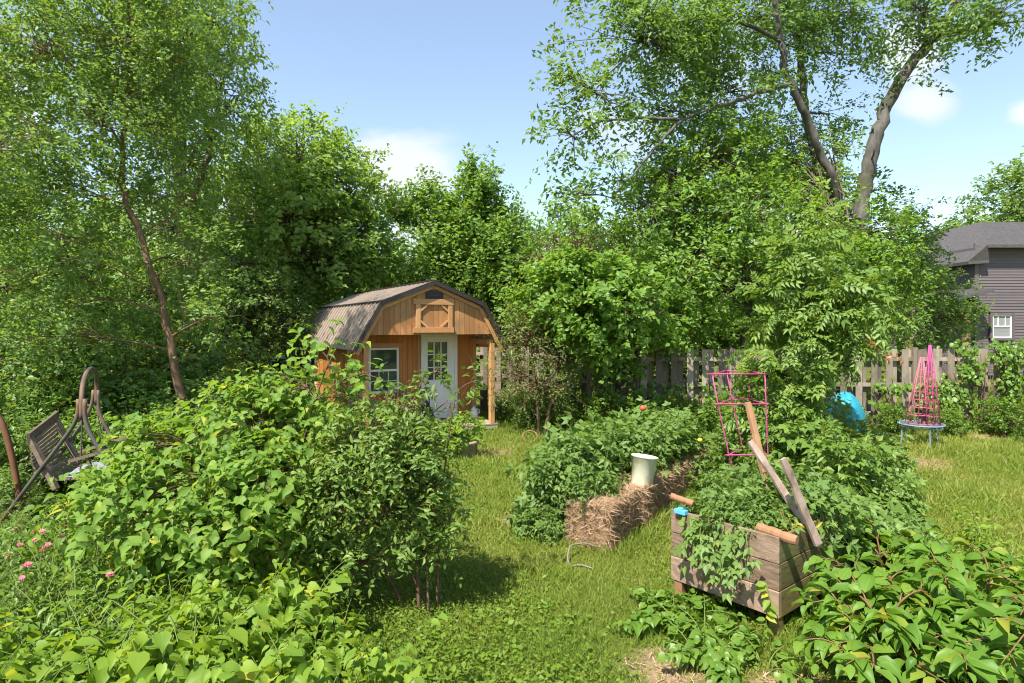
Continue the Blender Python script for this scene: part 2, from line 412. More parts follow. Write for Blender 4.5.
def tubes_arrays(Pp, Rr, sides=4):
    """Pp (m,n,3) polylines, Rr (m,n) radii"""
    m, n, _ = Pp.shape
    tg = nrmz(np.gradient(Pp, axis=1))
    ref = np.zeros_like(tg); ref[..., 2] = 1
    flat = np.abs(tg[..., 2]) > .92
    ref[flat] = (1, 0, 0)
    ref = np.broadcast_to(ref[:, :1], ref.shape)
    u = nrmz(np.cross(tg, ref)); w = np.cross(tg, u)
    an = np.arange(sides) * 2 * PI / sides
    V = Pp[:, :, None, :] + Rr[:, :, None, None] * (np.cos(an)[None, None, :, None] * u[:, :, None, :] + np.sin(an)[None, None, :, None] * w[:, :, None, :])
    i, k = np.meshgrid(np.arange(n - 1), np.arange(sides), indexing='ij')
    k2 = (k + 1) % sides
    q = np.stack([i * sides + k, i * sides + k2, (i + 1) * sides + k2, (i + 1) * sides + k], -1).reshape(-1)
    loops = (np.arange(m)[:, None] * n * sides + q[None, :]).ravel()
    cn = np.full(m * (n - 1) * sides, 4)
    return V.reshape(-1, 3), loops, cn


def merge_arrays(parts):
    Vs, Ls, Cs, o = [], [], [], 0
    for V, l, c in parts:
        Vs.append(V); Ls.append(l + o); Cs.append(c); o += len(V)
    return np.concatenate(Vs), np.concatenate(Ls), np.concatenate(Cs)


def resample(pts, n):
    pts = np.array(pts, float)
    d = np.concatenate([[0], np.cumsum(np.linalg.norm(np.diff(pts, axis=0), axis=1))])
    t = np.linspace(0, d[-1], n)
    # smooth (Catmull-like) by cubic-free double averaging
    out = np.stack([np.interp(t, d, pts[:, k]) for k in range(3)], 1)
    for _ in range(2):
        out[1:-1] = (out[:-2] + 2 * out[1:-1] + out[2:]) / 4
    return out


def thing(name, label, cat, loc=(0, 0, 0), group=None, kind=None):
    o = bpy.data.objects.new(name, None); COL.objects.link(o)
    o.empty_display_size = .1
    o.location = loc
    o['label'] = label; o['category'] = cat
    o['o0'] = [float(x) for x in loc]
    if group: o['group'] = group
    if kind: o['kind'] = kind
    return o


def tag(o, label, cat, group=None, kind=None):
    o['label'] = label; o['category'] = cat
    if group: o['group'] = group
    if kind: o['kind'] = kind
    return o


def dup(root, loc, rotz=0.0, scale=1.0, label=None, group=None, tilt=(0, 0)):
    r = root.copy(); COL.objects.link(r); r.location = loc; r.rotation_euler = (tilt[0], tilt[1], rotz)
    r.scale = (scale,) * 3 if not isinstance(scale, tuple) else scale
    if label: r['label'] = label
    if group: r['group'] = group
    for ch in list(root.children):
        c = ch.copy(); COL.objects.link(c); c.parent = r
        for g in list(ch.children):
            d = g.copy(); COL.objects.link(d); d.parent = c
    return r


def pnoise(p, s, seed=0):
    """cheap smooth pseudo noise in 0..1"""
    q = p * s + seed * 7.31
    x, y, z = q[..., 0], q[..., 1], q[..., 2]
    v = np.sin(x * 1.7 + 1.3 * np.sin(y * 1.1)) + np.sin(y * 1.9 + 1.2 * np.sin(z * 1.3 + 2)) + np.sin(z * 2.1 + 1.4 * np.sin(x * 1.2 + 4))
    return (v / 3 + 1) / 2


def grow(root, base, stems, blobs, ncl, nleaf, twig, leaf, tmpl, width, mleaf, mbark, seed=1, gap=.28, gscale=1.0,
         droop=.2, up=.35, twig_draw=.5, sub_r=.02, crown='crown', trunk='trunk', shell=.35, limb_r=.6, flat=.55, spread=.9, lean=0.0, outw=.55):
    """stems: list of (points, r0, r1); blobs: (centre, radii, weight). Fills the blobs with leafy twigs joined to the stems."""
    rng = np.random.default_rng(seed)
    base = np.array(base, float)
    wood = []
    allp, allr = [], []
    for pts, r0, r1 in stems:
        n = max(6, int(len(pts) * 4))
        q = resample(pts, n)
        rr = r0 + (r1 - r0) * np.linspace(0, 1, n) ** .8
        if r0 > .12:
            rr[0] *= 1.35
        q2 = q.copy()
        q2[1:-1] += rng.normal(0, min(r0 * .22, .05), (n - 2, 3))
        V, l, c = tubes_arrays(q2[None] - base, rr[None], 10 if r0 > .1 else 6)
        wood.append((V, l, c))
        allp.append(q2); allr.append(rr)
    SP = np.concatenate(allp); SR = np.concatenate(allr)
    wsum = sum(b[2] for b in blobs)
    LP, LA, LN, LS = [], [], [], []
    for bi, (c, rad, w) in enumerate(blobs):
        c = np.array(c, float); rad = np.array(rad, float)
        m = max(4, int(ncl * w / wsum))
        # limb from the stem to the blob
        d = np.linalg.norm(SP - c, axis=1) + .8 * np.clip(SP[:, 2] - c[2] + .3 * rad[2], 0, None)
        j = int(np.argmin(d)); s0 = SP[j]
        t = np.linspace(0, 1, 9)[:, None]
        ctrl = s0 * .5 + c * .5 + np.array([0, 0, .12 * np.linalg.norm(c - s0)]) + rng.normal(0, .08, 3) * np.linalg.norm(c - s0)
        limb = (1 - t) ** 2 * s0 + 2 * t * (1 - t) * ctrl + t ** 2 * c
        lr = max(sub_r, min(SR[j] * limb_r, .02 + .035 * np.linalg.norm(c - s0)))
        if np.linalg.norm(c - s0) > .05:
            V, l, cc = tubes_arrays(limb[None] - base, np.linspace(lr, sub_r, 9)[None], 6)
            wood.append((V, l, cc))
        # cluster centres
        dirs = nrmz(rng.normal(0, 1, (m * 4, 3)))
        rr = (shell + (1 - shell) * rng.random(m * 4) ** .6)
        lump = .78 + .44 * pnoise(dirs * 2.2 + bi, 1.6, seed)
        cp = c + dirs * rad * (rr * lump)[:, None]
        keep = pnoise(cp, gscale, seed + bi) > gap
        keep &= cp[:, 2] > .05
        cp = cp[keep][:m]; dr = dirs[keep][:m]
        m = len(cp)
        if m == 0:
            continue
        out = nrmz(dr * rad.mean() / rad)
        td = nrmz(out * spread + rng.normal(0, .45, (m, 3)) + np.array([lean, 0, up]))
        L = twig * (.6 + .8 * rng.random(m))
        # sub branches
        ns = int(m * min(1, twig_draw))
        if ns:
            k = rng.integers(3, 9, ns)
            a0 = limb[k]; b0 = cp[:ns]
            mid = (a0 + b0) / 2 + rng.normal(0, .06, (ns, 3)) * np.linalg.norm(b0 - a0, axis=1)[:, None] + np.array([0, 0, .03])
            e0 = b0 + td[:ns] * L[:ns, None] * .85
            Pp = np.stack([a0, mid, b0, e0], 1)
            Rr = np.stack([np.full(ns, sub_r * .9), np.full(ns, sub_r * .7), np.full(ns, sub_r * .45), np.full(ns, sub_r * .15)], 1)
            wood.append(tubes_arrays(Pp - base, Rr, 4))
        # leaves along each twig
        tt = (np.arange(nleaf)[None, :] + rng.random((m, nleaf))) / nleaf
        sgn = np.where(np.arange(nleaf) % 2 == 0, 1, -1)[None, :] * np.ones((m, 1))
        upv = np.array([0, 0, 1.0])
        sd = nrmz(np.cross(td, upv + rng.normal(0, .25, (m, 3))))
        pos = cp[:, None, :] + td[:, None, :] * (tt * L[:, None])[..., None]
        pos = pos - upv * (droop * (tt * L[:, None]) ** 2 / max(twig, .01))[..., None]
        pos = pos + rng.normal(0, twig * .10, pos.shape)
        ax = td[:, None, :] * .55 + sd[:, None, :] * sgn[..., None] * .9 + rng.normal(0, .3, pos.shape) - upv * droop
        nr = upv * flat + td[:, None, :] * .15 + rng.normal(0, .46, pos.shape) + out[:, None, :] * outw
        LP.append(pos.reshape(-1, 3)); LA.append(ax.reshape(-1, 3)); LN.append(nr.reshape(-1, 3))
        LS.append((leaf * (.6 + .7 * rng.random((m, nleaf)))).ravel())
    V, l, c = merge_arrays(wood)
    raw_mesh(trunk, V, l, c, rng.random(len(V)) * .001 + .4, mbark, root, smooth=True)
    P_ = np.concatenate(LP) - base
    return leaves(crown, P_, np.concatenate(LA), np.concatenate(LN), np.concatenate(LS), width, tmpl, mleaf, root, rng=rng)


def pb(u, v, Y, ru, rv, rd, w=None):
    """crown mass whose middle is seen at u, v and lies Y metres away"""
    c = at(u, v, Y)
    rad = (ru / F * Y, rd, rv / F * Y)
    return (c, rad, w if w is not None else ru * rv)


# ------------------------------------------------------------------ world, sun, camera
SUN_AZ = math.atan2(-.55, -.835)         # direction TO the sun, measured from +Y towards +X
SUN_EL = R(56)
w = bpy.data.worlds.new('World'); sc.world = w; w.use_nodes = True
nt = w.node_tree; nt.nodes.clear(); nd, ln = nt.nodes, nt.links
sky = nd.new('ShaderNodeTexSky'); sky.sky_type = 'NISHITA'; sky.sun_disc = False
sky.sun_elevation = SUN_EL; sky.sun_rotation = SUN_AZ
sky.air_density = 1.0; sky.dust_density = .35; sky.ozone_density = 1.6; sky.altitude = 100
tc = nd.new('ShaderNodeTexCoord')
sep = nd.new('ShaderNodeSeparateXYZ'); ln.new(tc.outputs['Generated'], sep.inputs[0])


def mth(op, a, b=None, c=None):
    n = nd.new('ShaderNodeMath'); n.operation = op
    for i, x in enumerate((a, b, c)):
        if x is None: continue
        if isinstance(x, (int, float)): n.inputs[i].default_value = x
        else: ln.new(x, n.inputs[i])
    return n.outputs[0]


# clouds are noise on a plane high above, plus a few soft banks at fixed headings
ay = mth('MAXIMUM', mth('ABSOLUTE', sep.outputs['Y']), .05)
px = mth('DIVIDE', sep.outputs['X'], ay); pz = mth('DIVIDE', sep.outputs['Z'], ay)
bank = None
for (u, v, ru, rv, st) in ((405, 172, 66, 42, 1.05), (425, 225, 60, 40, .95), (610, 130, 90, 40, .62), (910, 50, 34, 50, 1.0), (925, 100, 40, 24, 1.0),
                           (700, 60, 90, 60, .6), (1030, 115, 26, 16, .95), (10, 130, 50, 90, .95), (200, 240, 160, 70, .8), (1120, 230, 70, 30, .5), (-150, 60, 140, 90, .9)):
    dx = mth('DIVIDE', mth('SUBTRACT', px, (u - U0) / F), ru / F)
    dz = mth('DIVIDE', mth('SUBTRACT', pz, (V0 - v) / F), rv / F)
    d2 = mth('ADD', mth('MULTIPLY', dx, dx), mth('MULTIPLY', dz, dz))
    g = mth('MULTIPLY', mth('POWER', 2.718, mth('MULTIPLY', d2, -.8)), st)
    bank = g if bank is None else mth('MAXIMUM', bank, g)
cmb = nd.new('ShaderNodeCombineXYZ'); ln.new(px, cmb.inputs[0]); ln.new(mth('MULTIPLY', pz, 1.8), cmb.inputs[1])
nz = nd.new('ShaderNodeTexNoise'); nz.inputs['Scale'].default_value = 7; nz.inputs['Detail'].default_value = 8; nz.inputs['Roughness'].default_value = .58
ln.new(cmb.outputs[0], nz.inputs['Vector'])
mask = mth('SUBTRACT', mth('ADD', mth('MULTIPLY', bank, 1.0), mth('MULTIPLY', nz.outputs['Fac'], 1.1)), .98)
mr = nd.new('ShaderNodeMapRange'); mr.interpolation_type = 'SMOOTHSTEP'
ln.new(mask, mr.inputs[0]); mr.inputs[1].default_value = -.12; mr.inputs[2].default_value = .50
mr.inputs[3].default_value = 0; mr.inputs[4].default_value = .92
mixc = nd.new('ShaderNodeMix'); mixc.data_type = 'RGBA'
ln.new(mr.outputs[0], mixc.inputs[0]); tint = nd.new('ShaderNodeMix'); tint.data_type = 'RGBA'; tint.blend_type = 'MULTIPLY'; tint.inputs[0].default_value = 1
ln.new(sky.outputs[0], tint.inputs[6]); tint.inputs[7].default_value = (.76, .73, .69, 1)
veil = nd.new('ShaderNodeMix'); veil.data_type = 'RGBA'; veil.inputs[0].default_value = .30
ln.new(tint.outputs[2], veil.inputs[6]); veil.inputs[7].default_value = (1.0, 1.2, 1.5, 1)
ln.new(veil.outputs[2], mixc.inputs[6]); mixc.inputs[7].default_value = (2.25, 2.36, 2.50, 1)
bg = nd.new('ShaderNodeBackground'); bg.inputs['Strength'].default_value = .15
ln.new(mixc.outputs[2], bg.inputs['Color'])
wo = nd.new('ShaderNodeOutputWorld'); ln.new(bg.outputs[0], wo.inputs[0])

sl = bpy.data.lights.new('sun', 'SUN'); sl.energy = 3.5; sl.angle = R(.53); sl.color = (1, .95, .86)
so = bpy.data.objects.new('sun', sl); COL.objects.link(so)
sdir = np.array([math.sin(SUN_AZ) * math.cos(SUN_EL), math.cos(SUN_AZ) * math.cos(SUN_EL), math.sin(SUN_EL)])
from mathutils import Vector
so.rotation_euler = Vector(sdir).to_track_quat('Z', 'Y').to_euler()
so.location = (-10, -10, 20)

cam = bpy.data.cameras.new('camera'); co = bpy.data.objects.new('camera', cam); COL.objects.link(co)
co.location = (0, 0, H); co.rotation_euler = (PI / 2, 0, 0)
cam.sensor_width = 36; cam.lens = F / 1024 * 36; cam.shift_y = -(341.5 - V0) / 1024
cam.clip_start = .05; cam.clip_end = 2000
sc.camera = co
sc.view_settings.view_transform = 'Standard'; sc.view_settings.look = 'None'; sc.view_settings.gamma = 1
sc.view_settings.exposure = 1.58
sc.cycles.max_bounces = 8; sc.cycles.diffuse_bounces = 6; sc.cycles.transmission_bounces = 4; sc.cycles.glossy_bounces = 3
sc.cycles.sample_clamp_indirect = 6
sc.cycles.use_denoising = True; sc.cycles.denoising_prefilter = 'ACCURATE'; sc.cycles.use_adaptive_sampling = False
sc.cycles.pixel_filter_type = 'BLACKMAN_HARRIS'; sc.cycles.filter_width = 1.1

# ------------------------------------------------------------------ ground
# bare or straw-strewn patches of soil
PATCHES = [(ground_at(672, 668), .34, .26), (ground_at(905, 462), .75, .55), (ground_at(985, 437), 1.0, .35), (ground_at(492, 453), .50, .28),
           (ground_at(520, 520), .25, .25), (ground_at(790, 690), .3, .2)]


def ground_mat():
    m, nt, nd, ln = new_mat('lawn_soil')
    tc = nd.new('ShaderNodeTexCoord')
    n1 = nd.new('ShaderNodeTexNoise'); n1.inputs['Scale'].default_value = .7; n1.inputs['Detail'].default_value = 8
    n2 = nd.new('ShaderNodeTexNoise'); n2.inputs['Scale'].default_value = 28; n2.inputs['Detail'].default_value = 6
    ln.new(tc.outputs['Object'], n1.inputs['Vector']); ln.new(tc.outputs['Object'], n2.inputs['Vector'])
    r1 = ramp(nd, [(.30, (.085, .115, .018)), (.55, (.135, .155, .028)), (.78, (.21, .185, .062))])
    r2 = ramp(nd, [(.3, (.45, .45, .45)), (.7, (1.1, 1.1, 1.1))])
    ln.new(n1.outputs['Fac'], r1.inputs['Fac']); ln.new(n2.outputs['Fac'], r2.inputs['Fac'])
    mx = nd.new('ShaderNodeMix'); mx.data_type = 'RGBA'; mx.blend_type = 'MULTIPLY'; mx.inputs[0].default_value = 1
    ln.new(r1.outputs[0], mx.inputs[6]); ln.new(r2.outputs[0], mx.inputs[7])
    best = None
    for c, rx, ry in PATCHES:
        mp = nd.new('ShaderNodeMapping'); mp.inputs['Location'].default_value = (-c[0] / rx, -c[1] / ry, 0); mp.inputs['Scale'].default_value = (1 / rx, 1 / ry, 0)
        ln.new(tc.outputs['Object'], mp.inputs['Vector'])
        le = nd.new('ShaderNodeVectorMath'); le.operation = 'LENGTH'; ln.new(mp.outputs[0], le.inputs[0])
        if best is None: best = le.outputs['Value']
        else:
            mn = nd.new('ShaderNodeMath'); mn.operation = 'MINIMUM'; ln.new(best, mn.inputs[0]); ln.new(le.outputs['Value'], mn.inputs[1]); best = mn.outputs[0]
    n3 = nd.new('ShaderNodeTexNoise'); n3.inputs['Scale'].default_value = 5; n3.inputs['Detail'].default_value = 6; ln.new(tc.outputs['Object'], n3.inputs['Vector'])
    ma = nd.new('ShaderNodeMath'); ma.operation = 'MULTIPLY_ADD'; ln.new(n3.outputs['Fac'], ma.inputs[0]); ma.inputs[1].default_value = 1.6; ln.new(best, ma.inputs[2])
    rs = ramp(nd, [(.40, (1, 1, 1)), (.62, (0, 0, 0))])
    hf = nd.new('ShaderNodeMath'); hf.operation = 'MULTIPLY'; hf.inputs[1].default_value = .3; ln.new(ma.outputs[0], hf.inputs[0]); ln.new(hf.outputs[0], rs.inputs['Fac'])
    ms_ = nd.new('ShaderNodeMix'); ms_.data_type = 'RGBA'; ln.new(rs.outputs[0], ms_.inputs[0]); ln.new(mx.outputs[2], ms_.inputs[6])
    dr = ramp(nd, [(.3, (.16, .10, .06)), (.7, (.36, .25, .16))]); ln.new(n2.outputs['Fac'], dr.inputs['Fac']); ln.new(dr.outputs[0], ms_.inputs[7])
    p = nd.new('ShaderNodeBsdfPrincipled'); p.inputs['Roughness'].default_value = .95; p.inputs['Specular IOR Level'].default_value = .1
    ln.new(ms_.outputs[2], p.inputs['Base Color'])
    b = nd.new('ShaderNodeBump'); b.inputs['Strength'].default_value = .8; b.inputs['Distance'].default_value = .03
    ln.new(n2.outputs['Fac'], b.inputs['Height']); ln.new(b.outputs[0], p.inputs['Normal'])
    o = nd.new('ShaderNodeOutputMaterial'); ln.new(p.outputs[0], o.inputs[0])
    return m


g = MB(); g.add([(-300, -60, 0), (300, -60, 0), (300, 500, 0), (-300, 500, 0)], [(0, 1, 2, 3)])
go = g.build('ground', ground_mat()); go['kind'] = 'structure'

def patch_mask(x, y):
    r = np.full(x.shape, 9.0)
    for c, rx, ry in PATCHES:
        r = np.minimum(r, ((x - c[0]) / rx) ** 2 + ((y - c[1]) / ry) ** 2)
    return r


# grass: one uncountable mass of blades over the whole lawn
def grass():
    rng = np.random.default_rng(3)
    n = 420000
    y = 2.6 * np.exp(rng.random(n) * math.log(24 / 2.6))
    x = (rng.random(n) * 2 - 1) * (y * .92 + .6)
    keep = (x > -.30 * y - .9) | (rng.random(n) < .35) | (y > 8)
    pm = patch_mask(x, y)
    keep &= (pm > .75 + .8 * pnoise(np.stack([x, y, 0 * x], 1), 6, 3)) | (rng.random(n) < .30)
    x, y, pm = x[keep], y[keep], pm[keep]
    n = len(x)
    p = np.stack([x, y, np.zeros(n)], 1)
    tall = pnoise(p, .9, 5) * .6 + pnoise(p, 3.1, 2) * .4
    ln_ = (.035 + .085 * tall ** 1.6) * (.6 + .8 * rng.random(n)) * np.clip(y / 7, .9, 1.7)
    near = np.hypot(x - 2.75, y - 6.1) < .75
    ln_[near] *= 1.8
    bx, by = x - .86, y - 7.02
    along = bx * .56 + by * .828; off = np.abs(-bx * .828 + by * .56 - .28)
    ln_[(along > -.1) & (along < 4.6) & (off < .78)] *= 1.8
    tuft = pnoise(p, 2.3, 9) > .78
    ln_[tuft] *= 1.7
    ax = np.stack([rng.normal(0, .5, n), rng.normal(0, .5, n), np.ones(n)], 1)
    nr = np.stack([rng.normal(0, 1, n), rng.normal(0, 1, n), np.full(n, .25)], 1)
    dry = np.clip(.36 + .75 * (pnoise(p, .55, 1) - .5) + .5 * (pnoise(p, 2.7, 8) - .5) + rng.normal(0, .17, n) + .5 * np.exp(-np.clip(pm - 1, 0, 9) * 1.2), 0, 1)
    wd = .0045 * np.clip(y / 4.2, 1, 4) / ln_
    tv, tf, te = T_BLADE
    axis = nrmz(ax); side = nrmz(np.cross(nr, axis)); nn = np.cross(axis, side)
    V = (tv[None, :, 0, None] * axis[:, None] + (tv[None, :, 1] * wd[:, None])[..., None] * side[:, None] + tv[None, :, 2, None] * nn[:, None]) * ln_[:, None, None] + p[:, None]
    fl = np.array([i for f in tf for i in f])
    loops = (np.arange(n)[:, None] * 5 + fl).ravel()
    o = raw_mesh('grass', V.reshape(-1, 3), loops, np.tile([4, 3], n), np.repeat(dry, 5), M['grass'])
    tag(o, 'mown but shaggy green and yellowing lawn grass between the beds', 'grass', kind='stuff')
    # clover and small broad-leaved weeds in the lawn
    n = 110000
    y = 3.4 * np.exp(rng.random(n) * math.log(14 / 3.4)); x = (rng.random(n) * 2 - 1) * y * .9
    p = np.stack([x, y, .02 + .055 * rng.random(n)], 1)
    k = (pnoise(p, 1.1, 21) * .6 + pnoise(p, 3.3, 4) * .4 + rng.normal(0, .09, n) > .56) & (patch_mask(x, y) > 1)
    p = p[k]; n = len(p)
    a = rng.random(n) * 2 * PI
    o = leaves('clover', p, np.stack([np.cos(a), np.sin(a), rng.normal(.1, .3, n)], 1), np.stack([rng.normal(0, .35, n), rng.normal(0, .35, n), np.ones(n)], 1),
               .016 + .045 * rng.random(n) ** 2, .7, T_DIAMOND, M['clover'])
    tag(o, 'low clover and small round-leaved weeds scattered through the lawn', 'clover', kind='stuff')
    # straw wisps lying on the bare patches
    PP = []
    for c, rx, ry in PATCHES:
        m = int(500 * rx * ry / .12 ** .5)
        aa = rng.random(m) * 2 * PI; rr = np.sqrt(rng.random(m)) * 1.15
        PP.append(np.stack([c[0] + rx * rr * np.cos(aa), c[1] + ry * rr * np.sin(aa), .008 + .02 * rng.random(m)], 1))
    p = np.concatenate(PP); n = len(p); a = rng.random(n) * 2 * PI
    o = leaves('loose_straw', p, np.stack([np.cos(a), np.sin(a), rng.normal(0, .12, n)], 1), np.stack([rng.normal(0, .3, n), rng.normal(0, .3, n), np.ones(n)], 1),
               .05 + .09 * rng.random(n), .07, T_BLADE, M['drystraw'])
    tag(o, 'dry straw wisps strewn over the bare soil patches', 'straw', kind='stuff')


grass()

#PART2
# ------------------------------------------------------------------ shed
SA = R(29)
SW = np.array([math.cos(SA), math.sin(SA)]); SS = np.array([-math.sin(SA), math.cos(SA)])
SC = np.array([-1.822, 14.3])
O3 = (0, 0, 0)


def shed_tz(u, v, d):
    """point on the shed plane d metres behind the gable, in shed coordinates"""
    k = (u - U0) / F
    b = SC + SS * d
    t = (k * b[1] - b[0]) / (SW[0] - k * SW[1])
    Y = b[1] + SW[1] * t
    return t, H - (v - V0) / F * Y


def gambrel(x, off=0.0):
    x = abs(x)
    if x > 1.25:
        return 3.05 + (2.03 - 3.05) * (x - 1.25) / .60 - off
    return 3.54 + (3.05 - 3.54) * x / 1.25 - off


def plank_row(mb, x0, x1, z0, ztop, y, th, wd=.13, gap=.006, axis='x'):
    n = max(1, round((x1 - x0) / wd)); st = (x1 - x0) / n
    for i in range(n):
        a, b = x0 + i * st + gap / 2, x0 + (i + 1) * st - gap / 2
        zs = [(z0(a) if callable(z0) else z0), (z0(b) if callable(z0) else z0)]
        zt = [ztop(a) if callable(ztop) else ztop, ztop(b) if callable(ztop) else ztop]
        if zt[0] <= zs[0] + .01 and zt[1] <= zs[1] + .01:
            continue
        jit = random.uniform(0, .003)
        q = [(a, y - th - jit, zs[0]), (b, y - th - jit, zs[1]), (b, y, zs[1]), (a, y, zs[0]),
             (a, y - th - jit, zt[0]), (b, y - th - jit, zt[1]), (b, y, zt[1]), (a, y, zt[0])]
        if axis == 'y':
            q = [(p[1], p[0], p[2]) for p in q]
        mb.hexa(q)


shed = thing('garden_shed', 'wooden barn-style garden shed with brown metal gambrel roof and front porch', 'shed', (SC[0], SC[1], 0))
shed.rotation_euler = (0, 0, SA)
PD = 1.22
m = MB(); plank_row(m, -1.70, 1.70, 2.33, lambda x: gambrel(x, .05), 0, .02)
m.build('gable', M['siding'], shed, O3)
m = MB(); m.box((0, .03, 2.39), (3.3, .05, .10)); m.build('porch_header', M['trim'], shed, O3, bevel=.004)
# recessed front wall, side walls, rear wall
m = MB(); plank_row(m, -1.62, 1.62, .16, 2.36, PD, .02)
for sx in (-1, 1):
    plank_row(m, PD + .02, 6.45, .10, 2.12, sx * 1.62 + (.01 if sx > 0 else .01), .02, axis='y')
plank_row(m, -1.62, 1.62, .10, lambda x: gambrel(x, .06), 6.5, .02)
m.box((0, 3.85, .07), (3.2, 5.2, .08))
m.build('wall', M['wall_siding'], shed, O3)
for xx, ww in ((-1.62, .09), (1.62, .09), (shed_tz(418, 380, PD)[0], .07)):
    m = MB(); m.box((xx, PD - .035, 1.25), (ww, .045, 2.16)); m.build('corner_board', M['trim'], shed, O3, bevel=.004)
m = MB()
for i in range(10):
    m.box((0, .06 + i * .122, .145), (3.4, .115, .03))
m.box((0, .03, .08), (3.36, .04, .09)); m.box((0, .62, .02), (3.3, 1.1, .04))
m.build('porch_floor', M['deck'], shed, O3)
m = MB(); plank_row(m, -1.6, 1.6, 2.36, 2.375, PD - .02, PD - .08); m.build('porch_ceiling', M['wall_siding'], shed, O3)
for sx in (-1, 1):
    m = MB(); m.box((sx * 1.555, .07, 1.13), (.115, .115, 1.94)); m.build('porch_post', M['trim'], shed, O3, bevel=.006)
    m = MB(); m.box((sx * 1.555, .64, 2.14), (.09, 1.1, .12)); m.build('side_beam', M['trim'], shed, O3, bevel=.004)
# roof: four corrugated slopes, dark trims
Y0, Y1 = -.14, 6.62
prof = [(-1.87, 2.00), (-1.26, 3.055), (0, 3.55), (1.26, 3.055), (1.87, 2.00)]
m = MB()
for (x0, z0), (x1, z1) in zip(prof[:-1], prof[1:]):
    d = np.array([x1 - x0, 0, z1 - z0]); L = np.linalg.norm(d); d /= L
    n = np.array([-d[2], 0, d[0]])
    c = np.array([(x0 + x1) / 2, (Y0 + Y1) / 2, (z0 + z1) / 2])
    m.box(c - n * .015, (L, Y1 - Y0, .03), (d, (0, 1, 0), n), rnd=.5)
    k = int((Y1 - Y0) / .1525)
    for i in range(k + 1):
        yy = Y0 + .02 + i * (Y1 - Y0 - .04) / k
        hgt = .034 if i % 2 == 0 else .016
        m.box((c[0] + n[0] * hgt / 2, yy, c[2] + n[2] * hgt / 2), (L - .01, .028, hgt), (d, (0, 1, 0), n), rnd=.5)
roof = m.build('roof', M['roof'], shed, O3, bevel=.004)
m = MB()
for yy in (Y0 - .012, Y1 + .012):
    for (x0, z0), (x1, z1) in zip(prof[:-1], prof[1:]):
        m.beam((x0, yy, z0 - .03), (x1, yy, z1 - .03), .024, .085)
        d = np.array([x1 - x0, 0, z1 - z0]); d /= np.linalg.norm(d); nn_ = np.array([-d[2], 0, d[0]])
        m.beam(np.array([x0, yy + (.05 if yy < 1 else -.05), z0]) + nn_ * .027, np.array([x1, yy + (.05 if yy < 1 else -.05), z1]) + nn_ * .027, .12, .008, up=tuple(np.cross(d, (0, 1, 0))))
for sx in (-1, 1):
    m.beam((sx * 1.26, Y0, 3.075), (sx * 1.26, Y1, 3.075), .10, .03)
m.beam((0, Y0, 3.572), (0, Y1, 3.572), .22, .02)
m.build('roof_trim', M['rooftrim'], shed, O3)
m = MB()
for (x0, z0), (x1, z1) in zip(prof[:-1], prof[1:]):
    s_ = .95
    m.beam((x0 * s_, -.045, z0 - .09 if abs(x0) > 1.8 else z0 - .11), (x1 * s_, -.045, z1 - .09 if abs(x1) > 1.8 else z1 - .11), .035, .085)
m.build('rake_board', M['trim'], shed, O3, bevel=.003)
m = MB()
for sx in (-1, 1):
    m.box((sx * 1.80, 3.3, 2.03), (.04, 6.6, .10))
m.build('fascia', M['trim'], shed, O3)
# loft door trim and vent
x0, z1 = shed_tz(413, 301.5, -.03); x1, z0 = shed_tz(453.5, 330, -.03)
xm0, _ = shed_tz(418, 300, -.03); xm1, _ = shed_tz(450, 300, -.03)
m = MB()
m.box(((x0 + x1) / 2, -.045, z1), (x1 - x0, .045, .13)); m.box(((x0 + x1) / 2, -.045, z0), (x1 - x0, .045, .12))
for xx in (xm0, xm1):
    m.box((xx, -.042, (z0 + z1) / 2), (.11, .038, z1 - z0 - .12))
cx, cz = (xm0 + xm1) / 2, (z0 + z1) / 2; hx, hz = (xm1 - xm0) / 2 - .055, (z1 - z0) / 2 - .06
for sx in (-1, 1):
    for sz in (-1, 1):
        m.beam((cx + sx * hx, -.04, cz + sz * hz * .42), (cx + sx * hx * .48, -.04, cz + sz * hz), .032, .045)
m.build('loft_door_trim', M['trim'], shed, O3, bevel=.004)
a, b = shed_tz(425.5, 290, -.03), shed_tz(443, 300, -.03)
m = MB(); m.box(((a[0] + b[0]) / 2, -.03, (a[1] + b[1]) / 2), (b[0] - a[0], .03, a[1] - b[1]))
for i in range(6):
    m.box(((a[0] + b[0]) / 2, -.052, b[1] + .03 + i * (a[1] - b[1] - .06) / 5), (b[0] - a[0] - .04, .016, .022))
m.build('gable_vent', M['rooftrim'], shed, O3)
# door
dl, dr = shed_tz(421.5, 380, PD)[0], shed_tz(455, 380, PD)[0]
dz0, dz1 = .17, 2.27
m = MB()
for xx in (dl, dr):
    m.box((xx, PD - .05, (dz0 + dz1) / 2), (.07, .06, dz1 - dz0))
m.box(((dl + dr) / 2, PD - .05, dz1 + .035), (dr - dl + .07, .06, .07))
dfr = m.build('door_frame', M['white'], shed, O3, bevel=.004)
door = MB()
gl0, gz1 = shed_tz(426, 341.5, PD); gl1, gz0 = shed_tz(446.5, 379.5, PD)
a0, a1 = dl + .04, dr - .04
yd = PD - .045
for bx in ((a0, gl0, dz0 + .03, dz1 - .005), (gl1, a1, dz0 + .03, dz1 - .005), (gl0, gl1, gz1, dz1 - .005), (gl0, gl1, dz0 + .03, gz0)):
    door.box(((bx[0] + bx[1]) / 2, yd, (bx[2] + bx[3]) / 2), (bx[1] - bx[0], .044, bx[3] - bx[2]))
for k in range(2):
    xa = a0 + .09 + k * (a1 - a0) / 2.1; wd = (a1 - a0) / 2.1 - .11
    door.box((xa + wd / 2, yd - .024, (dz0 + gz0) / 2), (wd, .012, (gz0 - dz0) * .62))
